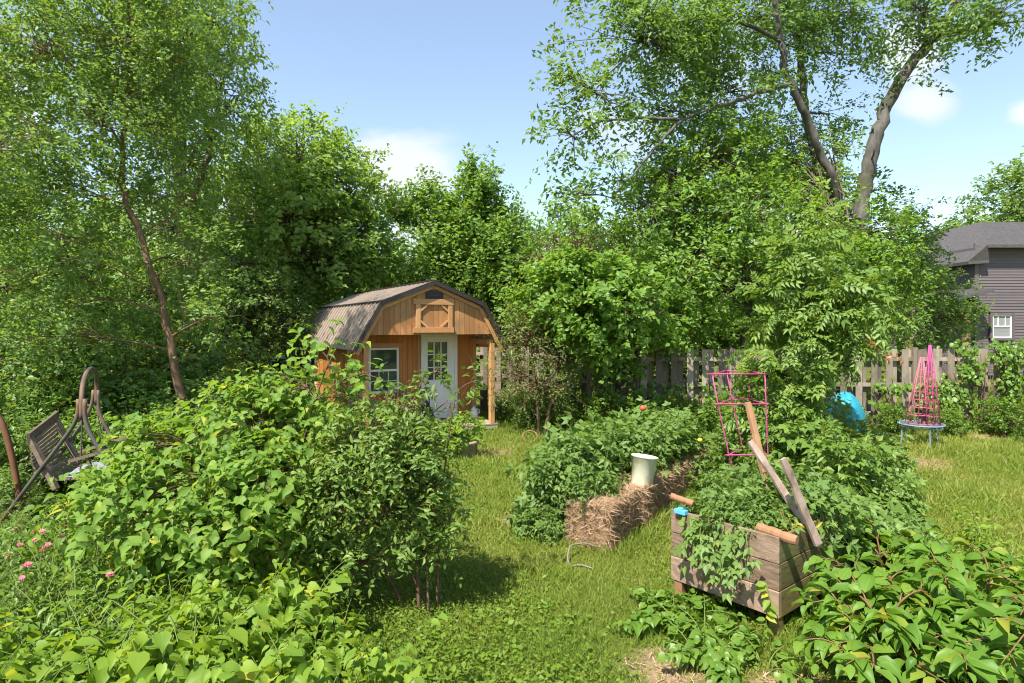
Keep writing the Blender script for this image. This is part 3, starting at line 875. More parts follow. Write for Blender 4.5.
dob = door.build('door', M['white'], shed, O3, bevel=.004)
m = MB()
for k in range(4):
    m.box((gl0 + (gl1 - gl0) * k / 3, yd - .028, (gz0 + gz1) / 2), (.028, .016, gz1 - gz0 + .03))
    m.box(((gl0 + gl1) / 2, yd - .030, gz0 + (gz1 - gz0) * k / 3), (gl1 - gl0 + .03, .012, .028))
m.build('muntin', M['white'], dob, O3)
m = MB(); m.box(((gl0 + gl1) / 2, yd, (gz0 + gz1) / 2), (gl1 - gl0, .012, gz1 - gz0)); m.build('pane', M['glass'], dob, O3)
m = MB(); m.tube([(a0 + .07, yd - .02, 1.12), (a0 + .07, yd - .07, 1.12)], .012); m.lathe([(.012, 0), (.03, .01), (.034, .03), (.02, .045)], (a0 + .07, yd - .075, 1.12), 12, ax=((1, 0, 0), (0, 0, 1), (0, -1, 0)))
m.build('handle', M['swingmetal'], dob, O3, smooth=True)
# window with blind and grille
wl, wz1 = shed_tz(369, 349, PD); wr, wz0 = shed_tz(397, 391, PD)
win = MB()
for xx in (wl, wr):
    win.box((xx, PD - .045, (wz0 + wz1) / 2), (.05, .05, wz1 - wz0 + .05))
for zz in (wz0, (wz0 + wz1) / 2, wz1):
    win.box(((wl + wr) / 2, PD - .043, zz), (wr - wl - .05, .046, .05))
wo_ = win.build('window', M['white'], shed, O3, bevel=.003)
m = MB()
zm = (wz0 + wz1) / 2
for k in (1, 2):
    m.box((wl + (wr - wl) * k / 3, PD - .040, (wz0 + zm) / 2), (.016, .012, zm - wz0 - .05))
m.box(((wl + wr) / 2, PD - .042, (wz0 + zm) / 2), (wr - wl - .05, .010, .016))
m.build('muntin', M['white'], wo_, O3)
m = MB(); m.box(((wl + wr) / 2, PD - .028, zm), (wr - wl - .05, .008, wz1 - wz0 - .05)); m.build('pane', M['glass'], wo_, O3)
m = MB(); m.box(((wl + wr) / 2, PD - .04, wz1 + .085), (wr - wl + .25, .04, .10)); m.build('window_trim', M['trim'], shed, O3)
# small white window on the side wall
m = MB()
for yy in (4.9, 5.7):
    m.box((-1.645, yy, 1.2), (.05, .05, .95))
for zz in (.75, 1.2, 1.66):
    m.box((-1.644, 5.3, zz), (.046, .75, .05))
sw_ = m.build('side_window', M['white'], shed, O3)
m = MB(); m.box((-1.636, 5.3, 1.2), (.012, .75, .88)); m.build('pane', M['glass'], sw_, O3)


def shed_world(t, d, z=0):
    p = SC + SW * t + SS * d
    return np.array([p[0], p[1], z])


# things on and by the porch
def chair(t, d, rz, label):
    c = thing('patio_chair', label, 'chair', shed_world(t, d, .162), 'grey chairs on the shed porch')
    c.rotation_euler = (0, 0, SA + rz)
    m = MB(); m.box((0, 0, .42), (.46, .44, .03)); m.build('seat', M['greyplastic'], c, O3, bevel=.01)
    m = MB()
    for i in range(6):
        m.beam((-.2 + i * .08, .21, .44), (-.2 + i * .08, .28, .86), .055, .018, up=(1, 0, 0))
    m.beam((-.24, .285, .88), (.24, .285, .88), .03, .09)
    m.build('backrest', M['greyplastic'], c, O3, bevel=.005)
    for sx in (-1, 1):
        m = MB(); m.beam((sx * .25, -.2, .62), (sx * .25, .24, .64), .05, .025); m.beam((sx * .25, -.19, .42), (sx * .25, -.19, .61), .035, .03); m.build('armrest', M['greyplastic'], c, O3)
        for sy in (-1, 1):
            m = MB(); m.beam((sx * .19, sy * .18, .42), (sx * .22, sy * .22, 0), .04, .035); m.build('leg', M['greyplastic'], c, O3)


chair(shed_tz(364, 385, .75)[0], .78, .15, 'grey porch chair at the left end below the shed window')
chair(shed_tz(400, 385, .75)[0], .70, -.2, 'grey porch chair between the shed window and the white door')
p = shed_world(shed_tz(461, 420, .62)[0], .62, .162)
mt = thing('doormat', 'thick grey slatted mat lying on the porch before the white door', 'mat', p); mt.rotation_euler = (0, 0, SA + .05)
m = MB()
for i in range(9):
    m.box((0, -.24 + i * .06, .035), (.74, .045, .03))
for xx in (-.3, 0, .3):
    m.box((xx, 0, .01), (.05, .52, .018))
m.build('slats', M['greyplastic'], mt, O3)
p = shed_world(shed_tz(474, 417, .85)[0], .85, .162)
jg = thing('jug', 'white plastic jug standing at the right end of the shed wall', 'jug', p)
m = MB(); m.lathe([(.085, 0), (.10, .02), (.10, .19), (.07, .26), (.035, .29), (.035, .31)], O3, 16); m.tube([(.06, 0, .26), (.13, 0, .24), (.14, 0, .17), (.095, 0, .13)], .012)
m.build('body', M['white'], jg, O3, smooth=True)
m = MB(); m.lathe([(.04, .308), (.04, .34), (.03, .345)], O3, 12); m.build('cap', M['blueplastic'], jg, O3)
p = shed_world(shed_tz(428, 420, .30)[0], .30, .162)
tcs = thing('tool_case', 'black tool case with a red end leaning left of the white door', 'case', p); tcs.rotation_euler = (0, 0, SA + .5)
m = MB(); m.beam((-.20, 0, .62), (.16, 0, .06), .16, .20); m.build('body', M['darkplastic'], tcs, O3, bevel=.03)
m = MB(); m.beam((.155, 0, .075), (.20, 0, .0), .13, .15); m.build('end_cap', M['redpaint'], tcs, O3, bevel=.02)
m = MB(); m.tube([(-.12, 0, .66), (-.05, 0, .76), (.04, 0, .66), (.05, 0, .42)], .014); m.build('handle', M['darkplastic'], tcs, O3, smooth=True)
st = MB(); st.box(shed_world(shed_tz(434, 441, -.25)[0], -.25, .05), (.62, .34, .10), ((SW[0], SW[1], 0), (SS[0], SS[1], 0), (0, 0, 1)))
tag(st.build('step_stone', M['stone'], origin=shed_world(shed_tz(434, 441, -.25)[0], -.25, 0), bevel=.02), 'pale concrete block step at the front edge of the porch', 'step')

# ------------------------------------------------------------------ fence
fence = thing('board_fence', 'weathered grey-brown board fence with gaps running behind the garden', 'fence', (6, 15, 0))
FP = [(-1.6, 18.6), (3.1, 15.1), (16.5, 15.1)]
frng = random.Random(5)
for (xa, ya), (xb, yb) in zip(FP[:-1], FP[1:]):
    L = math.hypot(xb - xa, yb - ya); nb = round(L / 2.4)
    dx, dy = (xb - xa) / L, (yb - ya) / L
    for i in range(nb + 1):
        q = (xa + dx * L * i / nb, ya + dy * L * i / nb)
        m = MB(); m.box((q[0] - dy * -.0, q[1], 1.0), (.10, .10, 2.0), ((dx, dy, 0), (-dy, dx, 0), (0, 0, 1))); m.build('post', M['fencewood'], fence, bevel=.006)
    for i in range(nb):
        m = MB(); s0 = L * i / nb; n = 12
        for k in range(n):
            s_ = s0 + (k + .5) * (L / nb) / n
            off = -.075 if k % 2 == 0 else .075
            wd = .155 if k % 2 == 0 else .15
            top = 1.96 + frng.uniform(-.012, .012)
            ln_x = frng.uniform(-.012, .012)
            a = np.array([xa + dx * s_ - dy * off, ya + dy * s_ + dx * off, .06])
            b = a + np.array([dx * ln_x, dy * ln_x, top - .06])
            m.beam(a, b, wd, .02, up=(dy, -dx, 0))
        m.build('boards', M['fencewood'], fence)
        m = MB()
        for zz in (.4, 1.1, 1.72):
            a = (xa + dx * s0, ya + dy * s0, zz); b = (xa + dx * (s0 + L / nb), ya + dy * (s0 + L / nb), zz)
            m.beam(a, b, .04, .09)
        m.build('rails', M['fencewood'], fence)

# ------------------------------------------------------------------ neighbour's house
HY = 29.0
hp = lambda u, v, Y=HY: at(u, v, Y)
hx0 = hp(975, 300)[0]; hx1 = hx0 + 9
house = thing('neighbour_house', 'grey mauve clapboard house with shingled roof seen beyond the fence', 'house', (hx0 + 4, HY + 3, 0))
m = MB()
zt = hp(975, 243)[2]
nrow = 46
for i in range(nrow):
    z0 = .2 + (zt - .2) * i / nrow; z1 = .2 + (zt - .2) * (i + 1) / nrow
    m.hexa([(hx0, HY - .035, z0), (hx1, HY - .035, z0), (hx1, HY + .1, z0), (hx0, HY + .1, z0), (hx0, HY - .012, z1), (hx1, HY - .012, z1), (hx1, HY + .1, z1), (hx0, HY + .1, z1)])
m.box((hx0 + .06, HY + 3.6, zt / 2), (.12, 7, zt - .4))
m.build('wall', M['housewall'], house)
zr = hp(982, 222, HY + 2.2)[2]; xr = hp(982, 222, HY + 2.2)[0]
m = MB()
# front slope with its eave, and the lower slope over the left side
ze = hp(980, 246)[2]; xe = hp(979, 246)[0]; zl = hp(963, 262)[2]; xl = hp(963, 262)[0]
m.add([(xe, HY - .55, ze), (hx1 + .4, HY - .55, ze), (hx1 + .4, HY + 2.2, zr), (xr, HY + 2.2, zr)], [(0, 1, 2, 3)])
m.add([(xe, HY - .55, ze - .14), (hx1 + .4, HY - .55, ze - .14), (hx1 + .4, HY - .55, ze), (xe, HY - .55, ze)], [(0, 1, 2, 3)])
m.add([(xe, HY - .55, ze - .14), (hx1 + .4, HY - .55, ze - .14), (hx1 + .4, HY + .1, ze - .10), (xe, HY + .1, ze - .10)], [(3, 2, 1, 0)])
m.add([(xl, HY - .35, zl), (xe, HY - .55, ze), (xr, HY + 2.2, zr), (xr, HY + 7, zr), (xl, HY + 7, zl)], [(0, 1, 2, 3, 4)])
m.add([(xl, HY - .35, zl), (xl + .95, HY - .35, zl + .06), (xl + .95, HY + .3, zl + .42), (xe, HY - .55, ze)], [(0, 1, 2, 3)])
m.add([(xl, HY - .35, zl - .14), (xl + .95, HY - .35, zl - .08), (xl + .95, HY - .35, zl + .06), (xl, HY - .35, zl)], [(0, 1, 2, 3)])
m.add([(xl, HY - .35, zl - .14), (xl, HY + 7, zl - .14), (xl, HY + 7, zl), (xl, HY - .35, zl)], [(0, 1, 2, 3)])
m.add([(xl, HY - .35, zl - .14), (xl + .95, HY - .35, zl - .08), (xl + .95, HY + .2, zl - .08), (xl, HY + 7, zl - .14)], [(3, 2, 1, 0)])
m.build('roof', M['shingle'], house)
m = MB(); m.box((hx0 + .03, HY - .05, zt / 2), (.16, .06, zt - .3)); m.build('corner_board', M['housetrim'], house)
a, b = hp(989, 315), hp(1011, 338)
m = MB()
for xx in (a[0], b[0]):
    m.box((xx, HY - .10, (a[2] + b[2]) / 2), (.11, .13, a[2] - b[2] + .22))
for zz in (a[2] + .05, b[2] - .05):
    m.box(((a[0] + b[0]) / 2, HY - .098, zz), (b[0] - a[0] + .11, .126, .11))
hw = m.build('window', M['housetrim'], house)
m = MB()
for xx in (a[0] + .09, b[0] - .09):
    m.box((xx, HY - .10, (a[2] + b[2]) / 2), (.06, .04, a[2] - b[2]))
for zz in (a[2] - .03, (a[2] + b[2]) / 2, b[2] + .03):
    m.box(((a[0] + b[0]) / 2, HY - .098, zz), (b[0] - a[0] - .14, .036, .06))
for k in (1, 2):
    m.box((a[0] + (b[0] - a[0]) * k / 3, HY - .096, a[2] * .75 + b[2] * .25), (.03, .03, (a[2] - b[2]) / 2))
m.build('sash', M['white'], hw)
m = MB(); m.box(((a[0] + b[0]) / 2, HY - .08, (a[2] + b[2]) / 2), (b[0] - a[0] - .1, .01, a[2] - b[2])); m.build('pane', M['blind'], hw)
# lean-to porch at its left
lx0 = hp(925, 300)[0]
m = MB()
m.add([(lx0 - .3, HY - 1.2, 3.55), (hx0 - .02, HY - 1.2, 4.2), (hx0 - .02, HY + 3, 4.4), (lx0 - .3, HY + 3, 3.7)], [(0, 1, 2, 3)])
m.add([(lx0 - .3, HY - 1.2, 3.40), (hx0 - .02, HY - 1.2, 4.05), (hx0 - .02, HY - 1.2, 4.2), (lx0 - .3, HY - 1.2, 3.55)], [(0, 1, 2, 3)])
m.build('lean_to_roof', M['shingle'], house)
m = MB()
for i in range(14):
    m.box(((lx0 + hx0) / 2, HY + .1, .3 + i * .24), (hx0 - lx0 - .02, .05 + .004 * (i % 2), .232))
m.build('lean_to_wall', M['housewall'], house)
for u in (909, 966):
    q = hp(u, 330, HY - 1.1)
    m = MB(); m.box((q[0], HY - 1.1, 1.75), (.24, .2, 3.4)); m.build('porch_post', M['porchpost'], house)

# ------------------------------------------------------------------ glider swing
sw = thing('swing_bench', 'weathered swing bench with wooden slats and curved grey metal frame', 'swing', (-5.2, 7.4, 0))
YN, YF = 6.9, 8.0


def sq(pts, n=24):
    return resample(pts, n)


NF = [at(-8, 533, YN), at(3, 519, YN), at(40, 470, YN), at(70, 431, YN), at(77, 421, YN), at(78.5, 410, YN), at(78.5, 399, YN)]
foot = NF[0].copy(); dv = NF[0] - NF[2]; foot = NF[0] + dv * (NF[0][2] / -dv[2]); NF = [foot] + NF
m = MB(); m.tube(sq(NF, 30), .023, 8); m.build('leg', M['swingmetal'], sw, smooth=True)
NR = [at(85, 399, YN), at(84.5, 420, YN), at(90, 434, YN), at(100, 450, YN), at(116, 478, YN)]
dv = NR[-1] - NR[-2]; NR.append(NR[-1] + dv * (NR[-1][2] / -dv[2]))
m = MB(); m.tube(sq(NR, 26), .023, 8); m.build('leg', M['swingmetal'], sw, smooth=True)
FR = [at(98, 390, YF), at(98, 411, YF), at(106, 428, YF), at(121, 452, YF)]
dv = FR[-1] - FR[-2]; FR.append(FR[-1] + dv * (FR[-1][2] / -dv[2]))
m = MB(); m.tube(sq(FR, 26), .022, 8); m.build('leg', M['swingmetal'], sw, smooth=True)
FL = [at(93.5, 390, YF), at(93, 404, YF), at(86, 418, YF), at(62, 452, YF)]
dv = FL[-1] - FL[-2]; FL.append(FL[-1] + dv * (FL[-1][2] / -dv[2]))
m = MB(); m.tube(sq(FL, 26), .022, 8); m.build('leg', M['swingmetal'], sw, smooth=True)
hoop = [at(81.5, 420, YN), at(81.5, 400, YN), at(82.5, 385, YN + .1), at(86, 373, YN + .3), at(91, 368, YN + .55), at(96, 371, YN + .85), at(97, 382, YF), at(96.5, 404, YF)]
m = MB(); m.tube(sq(hoop, 34), .026, 10); m.build('top_arch', M['swingmetal'], sw, smooth=True)
nt_, ft_, nb_, fb_ = at(33, 440, 6.95), at(57, 418, 8.0), at(58, 480, 6.95), at(86, 466, 8.0)
m = MB(); ns = 15
for i in range(ns):
    t = (i + .5) / ns
    bow = np.array([-.13, 0, -.09]) * math.sin(t * PI)
    a = nt_ + (nb_ - nt_) * t + bow; b = ft_ + (fb_ - ft_) * t + bow
    m.beam(a, b + (ft_ - nt_) * random.uniform(-.02, .02), .030, .018, up=tuple(np.cross(b - a, nb_ - nt_) * -1))
m.build('backrest', M['swingwood'], sw)
m = MB()
for a, b in ((nt_, nb_), (ft_, fb_)):
    m.beam(a + (-.035, 0, .03), b + (-.02, 0, -.10), .05, .06, up=(0, 1, 0))
m.beam(nt_ + (-.02, -.04, .02), ft_ + (-.02, .04, .03), .03, .12)
m.build('back_frame', M['swingwood'], sw)
sn, sf = nb_ + (.52, .05, .02), fb_ + (.52, .05, .02)
m = MB()
for i in range(8):
    t = (i + .5) / 8
    m.beam(nb_ + (sn - nb_) * t, fb_ + (sf - fb_) * t, .05, .018)
m.build('seat', M['swingwood'], sw)
for a, ua, ub, Y in ((nb_, 70, 112, 6.95), (fb_, 79, 137, 7.9)):
    m = MB(); q0 = at(ua, 461 if Y < 7.5 else 452, Y); q1 = at(ub, 449 if Y < 7.5 else 434, Y)
    m.beam(q0, q1, .07, .035); m.beam(q0 * .6 + q1 * .4, a + (.42, 0, .0), .03, .03, up=(0, 1, 0)); m.build('armrest', M['swingwood'], sw)
for a, top in ((nb_, at(83, 404, YN)), (fb_, at(96, 404, YF))):
    m = MB(); pts = [a + (.25, 0, .1) + (top - a - (.25, 0, .1)) * t for t in np.linspace(0, 1, 12)]
    m.tube(pts, .008, 5); m.build('chain', M['swingmetal'], sw)
cu = MB(); nx, ny = 10, 12
V = []
for k in (0, 1):
    for i in range(nx + 1):
        for j in range(ny + 1):
            a = nb_ + (sn - nb_) * (.05 + .95 * i / nx); b = fb_ + (sf - fb_) * (.05 + .95 * i / nx)
            q = a + (b - a) * (.04 + .92 * j / ny)
            edge = (math.sin(PI * i / nx) * math.sin(PI * j / ny)) ** .35
            V.append(q + np.array([0, 0, .018 + (.065 * edge + .012 * math.sin(i * 2.1) * math.sin(j * 1.7) if k else 0)]))
idx = lambda k, i, j: k * (nx + 1) * (ny + 1) + i * (ny + 1) + j
fs = []
for k in (0, 1):
    for i in range(nx):
        for j in range(ny):
            fq = (idx(k, i, j), idx(k, i + 1, j), idx(k, i + 1, j + 1), idx(k, i, j + 1)); fs.append(fq if k else fq[::-1])
for i in range(nx):
    fs += [(idx(0, i, 0), idx(0, i + 1, 0), idx(1, i + 1, 0), idx(1, i, 0)), (idx(0, i + 1, ny), idx(0, i, ny), idx(1, i, ny), idx(1, i + 1, ny))]
for j in range(ny):
    fs += [(idx(0, 0, j + 1), idx(0, 0, j), idx(1, 0, j), idx(1, 0, j + 1)), (idx(0, nx, j), idx(0, nx, j + 1), idx(1, nx, j + 1), idx(1, nx, j))]
cu.add(V, fs)
tag(cu.build('seat_cushion', M['cushion'], origin=nb_, smooth=True), 'crumpled pale grey cushion lying on the swing bench seat', 'cushion')
m = MB(); m.tube(sq([at(-14, 400, 7.4), at(2, 420, 7.4), at(12, 455, 7.4), (at(20, 500, 7.4)), at(22, 540, 7.4)], 16), [.035] * 16, 8)
tag(m.build('rusty_post', M['rust'], origin=(at(12, 480, 7.4)[0], 7.4, 0), smooth=True), 'leaning rusty brown post at the far left edge beside the swing', 'post')

# ------------------------------------------------------------------ straw bales
def bale_meshes(seed):
    rng = np.random.default_rng(seed)
    m = MB()
    nx, ny, nz = 10, 6, 6
    sx, sy, sz = .92, .50, .52
    # rounded, slumped block
    pts, idm = [], {}
    def vid(i, j, k):
        if (i, j, k) not in idm:
            x, y, z = (i / nx - .5), (j / ny - .5), k / nz
            r = 1 - .16 * (abs(2 * x) ** 4 + abs(2 * y) ** 4) * .5 * (.4 + z)
            zz = z * sz * (1 - .17 * (abs(2 * x) ** 3 + abs(2 * y) ** 3) * z + .05 * math.sin(5 * x + seed) * z)
            p = np.array([x * sx * r, y * sy * r * (1.05 - .08 * z), zz]) + rng.normal(0, .010, 3) * (1 if k else 0)
            idm[(i, j, k)] = len(pts); pts.append(p)
        return idm[(i, j, k)]
    fs = []
    for i in range(nx):
        for j in range(ny):
            fs.append((vid(i, j, nz), vid(i + 1, j, nz), vid(i + 1, j + 1, nz), vid(i, j + 1, nz)))
            fs.append((vid(i, j + 1, 0), vid(i + 1, j + 1, 0), vid(i + 1, j, 0), vid(i, j, 0)))
    for i in range(nx):
        for k in range(nz):
            fs.append((vid(i, 0, k), vid(i + 1, 0, k), vid(i + 1, 0, k + 1), vid(i, 0, k + 1)))
            fs.append((vid(i + 1, ny, k), vid(i, ny, k), vid(i, ny, k + 1), vid(i + 1, ny, k + 1)))
    for j in range(ny):
        for k in range(nz):
            fs.append((vid(0, j + 1, k), vid(0, j, k), vid(0, j, k + 1), vid(0, j + 1, k + 1)))
            fs.append((vid(nx, j, k), vid(nx, j + 1, k), vid(nx, j + 1, k + 1), vid(nx, j, k + 1)))
    m.add(pts, fs, .5)
    core = m
    # loose strands on every face
    n = 11000
    f = rng.choice(5, n, p=[.28, .2, .2, .16, .16])
    a, b = rng.random(n) - .5, rng.random(n)
    P_ = np.zeros((n, 3)); N_ = np.zeros((n, 3)); A_ = np.zeros((n, 3))
    top = f == 0
    P_[top] = np.stack([a[top] * sx, (b[top] - .5) * sy, np.full(top.sum(), sz * .98)], 1); N_[top] = (0, 0, 1)
    for q, s_ in ((1, -1), (2, 1)):
        k = f == q
        P_[k] = np.stack([a[k] * sx, np.full(k.sum(), s_ * sy * .5), b[k] * sz], 1); N_[k] = (0, s_, 0)
    for q, s_ in ((3, -1), (4, 1)):
        k = f == q
        P_[k] = np.stack([np.full(k.sum(), s_ * sx * .49), a[k] * sy, b[k] * sz], 1); N_[k] = (s_, 0, 0)
    A_ = rng.normal(0, 1, (n, 3)); A_ -= (A_ * N_).sum(1, keepdims=True) * N_ * .8
    A_ = nrmz(A_) + N_ * rng.uniform(-.05, .55, n)[:, None]
    side = np.abs(N_[:, 2]) < .5
    A_[side, 2] = A_[side, 2] * .9 - .35
    return core, P_, A_, N_ + rng.normal(0, .45, (n, 3)), rng


BV = np.array([.56, .828, 0]); BV /= np.linalg.norm(BV); BN = np.array([-BV[1], BV[0], 0])
B0 = np.array([.86, 7.02, 0])
bale_src = None
bl = ['straw bale at the near end of the row, its bare front exposed', 'second straw bale from the near end, under the cream bucket', 'third straw bale in the row behind the planter', 'farthest straw bale of the bare-sided row',
      'vine-covered straw bale at the near left of the bed', 'straw bale hidden under tomato leaves in the left row', 'straw bale deep under tomatoes in the left row', 'farthest straw bale of the left row']
bk = 0
for row in (0, 1):
    for i in range(4):
        c = B0 + BV * (.5 + i * .97 + (.35 if row else 0)) + BN * (.02 + row * .56)
        ang = math.atan2(BV[1], BV[0]) + random.uniform(-.05, .05)
        if bale_src is None:
            b = thing('straw_bale', bl[0], 'straw bale', c, 'straw bales planted with tomatoes')
            core, P_, A_, N_, rg = bale_meshes(4)
            core.build('bale_core', M['straw'], b, O3, smooth=True)
            leaves('straw_strands', P_, A_, N_, .05 + .10 * rg.random(len(P_)), .055, T_BLADE, M['drystraw'], b, rng=rg)
            b.rotation_euler = (0, 0, ang); bale_src = b
        else:
            dup(bale_src, c, ang + (PI if bk % 2 else 0), 1.0, bl[bk])
        bk += 1


def on_bale(s, o, z=0):
    q = B0 + BV * s + BN * o
    return np.array([q[0], q[1], z])


# cream bucket, hose loop
q = on_bale(1.22, -.14, .485)
bu = thing('bucket', 'cream plastic bucket standing on the straw bales among tomato leaves', 'bucket', q); bu.rotation_euler = (R(-5), R(8), 0)
m = MB(); m.lathe([(.128, .0), (.132, .01), (.162, .36), (.172, .365), (.174, .385), (.160, .39), (.150, .36), (.12, .025), (0.01, .025)], O3, 28, cap=False)
m.lathe([(.115, .0), (.0, .0)], O3, 28, cap=False); m.build('body', M['cream'], bu, O3, smooth=True)
m = MB(); m.tube([(.174 * math.cos(a), .174 * math.sin(a), .34 - .12 * math.sin(a)) for a in np.linspace(0, PI, 14)], .004, 5); m.build('handle', M['swingmetal'], bu, O3, smooth=True)
q = ground_at(575, 566)
hs = [at(601, 548, 7.0), at(585, 543, 6.95), at(570, 545, 6.8), at(567, 558, 6.65), at(571, 570, 6.5)]
m = MB(); m.tube(sq(hs, 22), .010, 7); m.tube(sq([at(571, 570, 6.5) + (0, 0, 0), at(580, 570, 6.55) , at(592, 577, 6.45)], 12) * np.array([1, 1, 0]) + np.array([0, 0, .02]), .009, 7)
tag(m.build('hose', M['hose'], origin=(q[0], q[1], 0), smooth=True), 'bent loop of grey hose in the grass before the straw bale', 'hose')
q = ground_at(530, 442)
m = MB(); m.tube([(q[0] + .16 * math.cos(a), q[1] + .05 + .1 * math.sin(a), .12 + .10 * math.sin(a)) for a in np.linspace(0, 2 * PI, 22)[:-1]], .014, 6, closed=True)
tag(m.build('ring', M['stake'], origin=(q[0], q[1], 0), smooth=True), 'small orange-brown hoop in the grass left of the tomato bed', 'hoop')

# ------------------------------------------------------------------ planter box
PC = np.array([2.153, 5.0, 0]); PA = nrmz(np.array([-.64, .77, 0])); PB = nrmz(np.array([.77, .64, 0]))
LA_, LB_ = 1.04, 1.34
pl = thing('planter_box', 'weathered raised wooden planter box on short legs full of tomato plants', 'planter', PC)
def pw(a, b, z): return PC + PA * a + PB * b + np.array([0, 0, z])
Z0, Z1 = .18, .84
for nm, mat, p0, dr, L, out in (('front_boards', 'planter', (0, 0), PA, LA_, -PB), ('side_boards', 'mossy', (0, .03), PB, LB_ - .03, -PA),
                                ('back_boards', 'planter', (0, LB_), PA, LA_, -PB), ('side_boards', 'mossy', (LA_ - .03, .03), PB, LB_ - .06, -PA)):
    m = MB()
    for i in range(3):
        z0 = Z0 + (Z1 - Z0) * i / 3; z1 = Z0 + (Z1 - Z0) * (i + 1) / 3 - .008
        a = pw(p0[0], p0[1], (z0 + z1) / 2); b = a + dr * L
        jit = out * random.uniform(-.004, .004)
        m.beam(a + jit - out * .014, b + jit - out * .014, .028, z1 - z0)
    m.build(nm, M[mat], pl, bevel=.004)
for a, b in ((.05, .05), (LA_ - .07, .05), (.05, LB_ - .05), (LA_ - .07, LB_ - .05)):
    m = MB(); q = pw(a, b, .38); m.box(q, (.085, .085, .80), (PA, PB, (0, 0, 1))); m.build('leg', M['mossy' if a < .1 else 'stake'], pl, bevel=.005)
m = MB(); q = pw(LA_ / 2, LB_ / 2, .22); m.box(q, (LA_ - .07, LB_ - .07, .05), (PA, PB, (0, 0, 1))); m.build('base', M['mossy'], pl)
so2 = MB(); nx = 14; V = []
for i in range(nx + 1):
    for j in range(nx + 1):
        V.append(pw(.045 + (LA_ - .09) * i / nx, .045 + (LB_ - .09) * j / nx, .74 + random.uniform(-.025, .025)))
so2.add(V, [(i * (nx + 1) + j, (i + 1) * (nx + 1) + j, (i + 1) * (nx + 1) + j + 1, i * (nx + 1) + j + 1) for i in range(nx) for j in range(nx)])
so2.build('soil_fill', M['soil'], pl, smooth=True)


def stick(name, mat, a, b, r, label, cat, flat=None, knots=True):
    m = MB()
    a, b = np.array(a, float), np.array(b, float)
    if flat:
        n = 7
        d = b - a; sd = nrmz(np.cross(d, (0.35, -.9, 0.1))); nn_ = nrmz(np.cross(sd, d))
        vs = []
        for i in range(n):
            c = a + d * i / (n - 1) + sd * .006 * math.sin(i * 1.9) + nn_ * .004 * math.cos(i * 2.3)
            wv = flat[0] / 2 * (1 + .10 * math.sin(i * 2.7)) * (.8 if i == n - 1 else 1)
            for s_, t_ in ((-1, -1), (1, -1), (1, 1), (-1, 1)):
                vs.append(c + sd * wv * s_ + nn_ * flat[1] / 2 * t_)
        fs = [(3, 2, 1, 0), tuple((n - 1) * 4 + k for k in range(4))]
        for i in range(n - 1):
            for k in range(4):
                fs.append((i * 4 + k, i * 4 + (k + 1) % 4, (i + 1) * 4 + (k + 1) % 4, (i + 1) * 4 + k))
        m.add(vs, fs)
        o = m.build(name, M[mat], origin=a, bevel=.004)
    else:
        pts = [a + (b - a) * t + np.array([random.uniform(-.006, .006), random.uniform(-.006, .006), 0]) for t in np.linspace(0, 1, 9)]
        m.tube(pts, [r * (1 + .08 * math.sin(i * 2.2)) for i in range(9)], 10); o = m.build(name, M[mat], origin=a, smooth=False, bevel=.004)
    return tag(o, label, cat)


stick('log', 'stake', at(758, 527, 5.22), at(797, 541, 4.92), .042, 'short round orange-brown log resting on the near right corner of the planter', 'log')
stick('log', 'stake', at(671, 496, 5.75), at(694, 504, 5.6), .030, 'thin brown stick resting on the far left corner of the planter', 'stick')
stick('stake', 'stake', at(770, 500, 5.9), at(748, 402, 6.1), .04, 'tall orange-brown stake rising from the planter beside the pink cage', 'stake', flat=(.058, .045))
stick('stake', 'greyboard', at(819, 545, 5.3), at(750, 441, 5.7), .03, 'longest grey-brown board leaning left across the planter corner', 'board', flat=(.066, .03))
stick('stake', 'greyboard', at(818, 545, 5.22), at(783, 458, 5.25), .03, 'shorter grey board leaning from the planter corner on the right', 'board', flat=(.070, .032))
m = MB(); q = pw(LA_ - .12, -.01, .835); m.box(q, (.12, .07, .045), (PA, PB, (0, 0, 1))); m.box(q + np.array([0, 0, .03]), (.05, .05, .02), (PA, PB, (0, 0, 1)))
tag(m.build('plastic_clip', M['blueplastic'], origin=q, bevel=.008), 'small blue plastic clip on the left rim of the planter', 'clip')

# ------------------------------------------------------------------ pink tomato cage among the bales
cg = thing('tomato_cage', 'pink square wire tomato cage standing tilted among the tomato plants', 'plant cage', at(745, 480, 8.2) * np.array([1, 1, 0]) + np.array([0, 0, .5]))
cgp = lambda u, v, k: at(u, v, 8.0 + k * .52)
rows = [(374, 712, 765), (404, 718, 766), (455, 729, 768), (458, 729, 768)]
corners = []
for v, ul, ur in rows[:3]:
    a, b = at(ul, v, 8.0), at(ur, v, 8.0)
    # the far side of the square is the near one moved straight back and narrowed to the same width
    corners.append((a, b, b + (-.02, .5, 0), a + (.36, .5, 0) * np.array([1, 1, 1])))
for k in range(4):
    m = MB(); pts = [c[k] for c in corners]; d = pts[-1] - pts[0]
    pts.append(pts[-1] + d * .35); m.tube(pts, .0085, 6); m.build('upright', M['pinkmetal'], cg, smooth=True)
for c in corners:
    m = MB()
    for k in range(4):
        a, b = c[k], c[(k + 1) % 4]; d = nrmz(b - a)
        m.tube([a - d * .05, b + d * .05], .0085, 6)
    m.build('ring', M['pinkmetal'], cg, smooth=True)

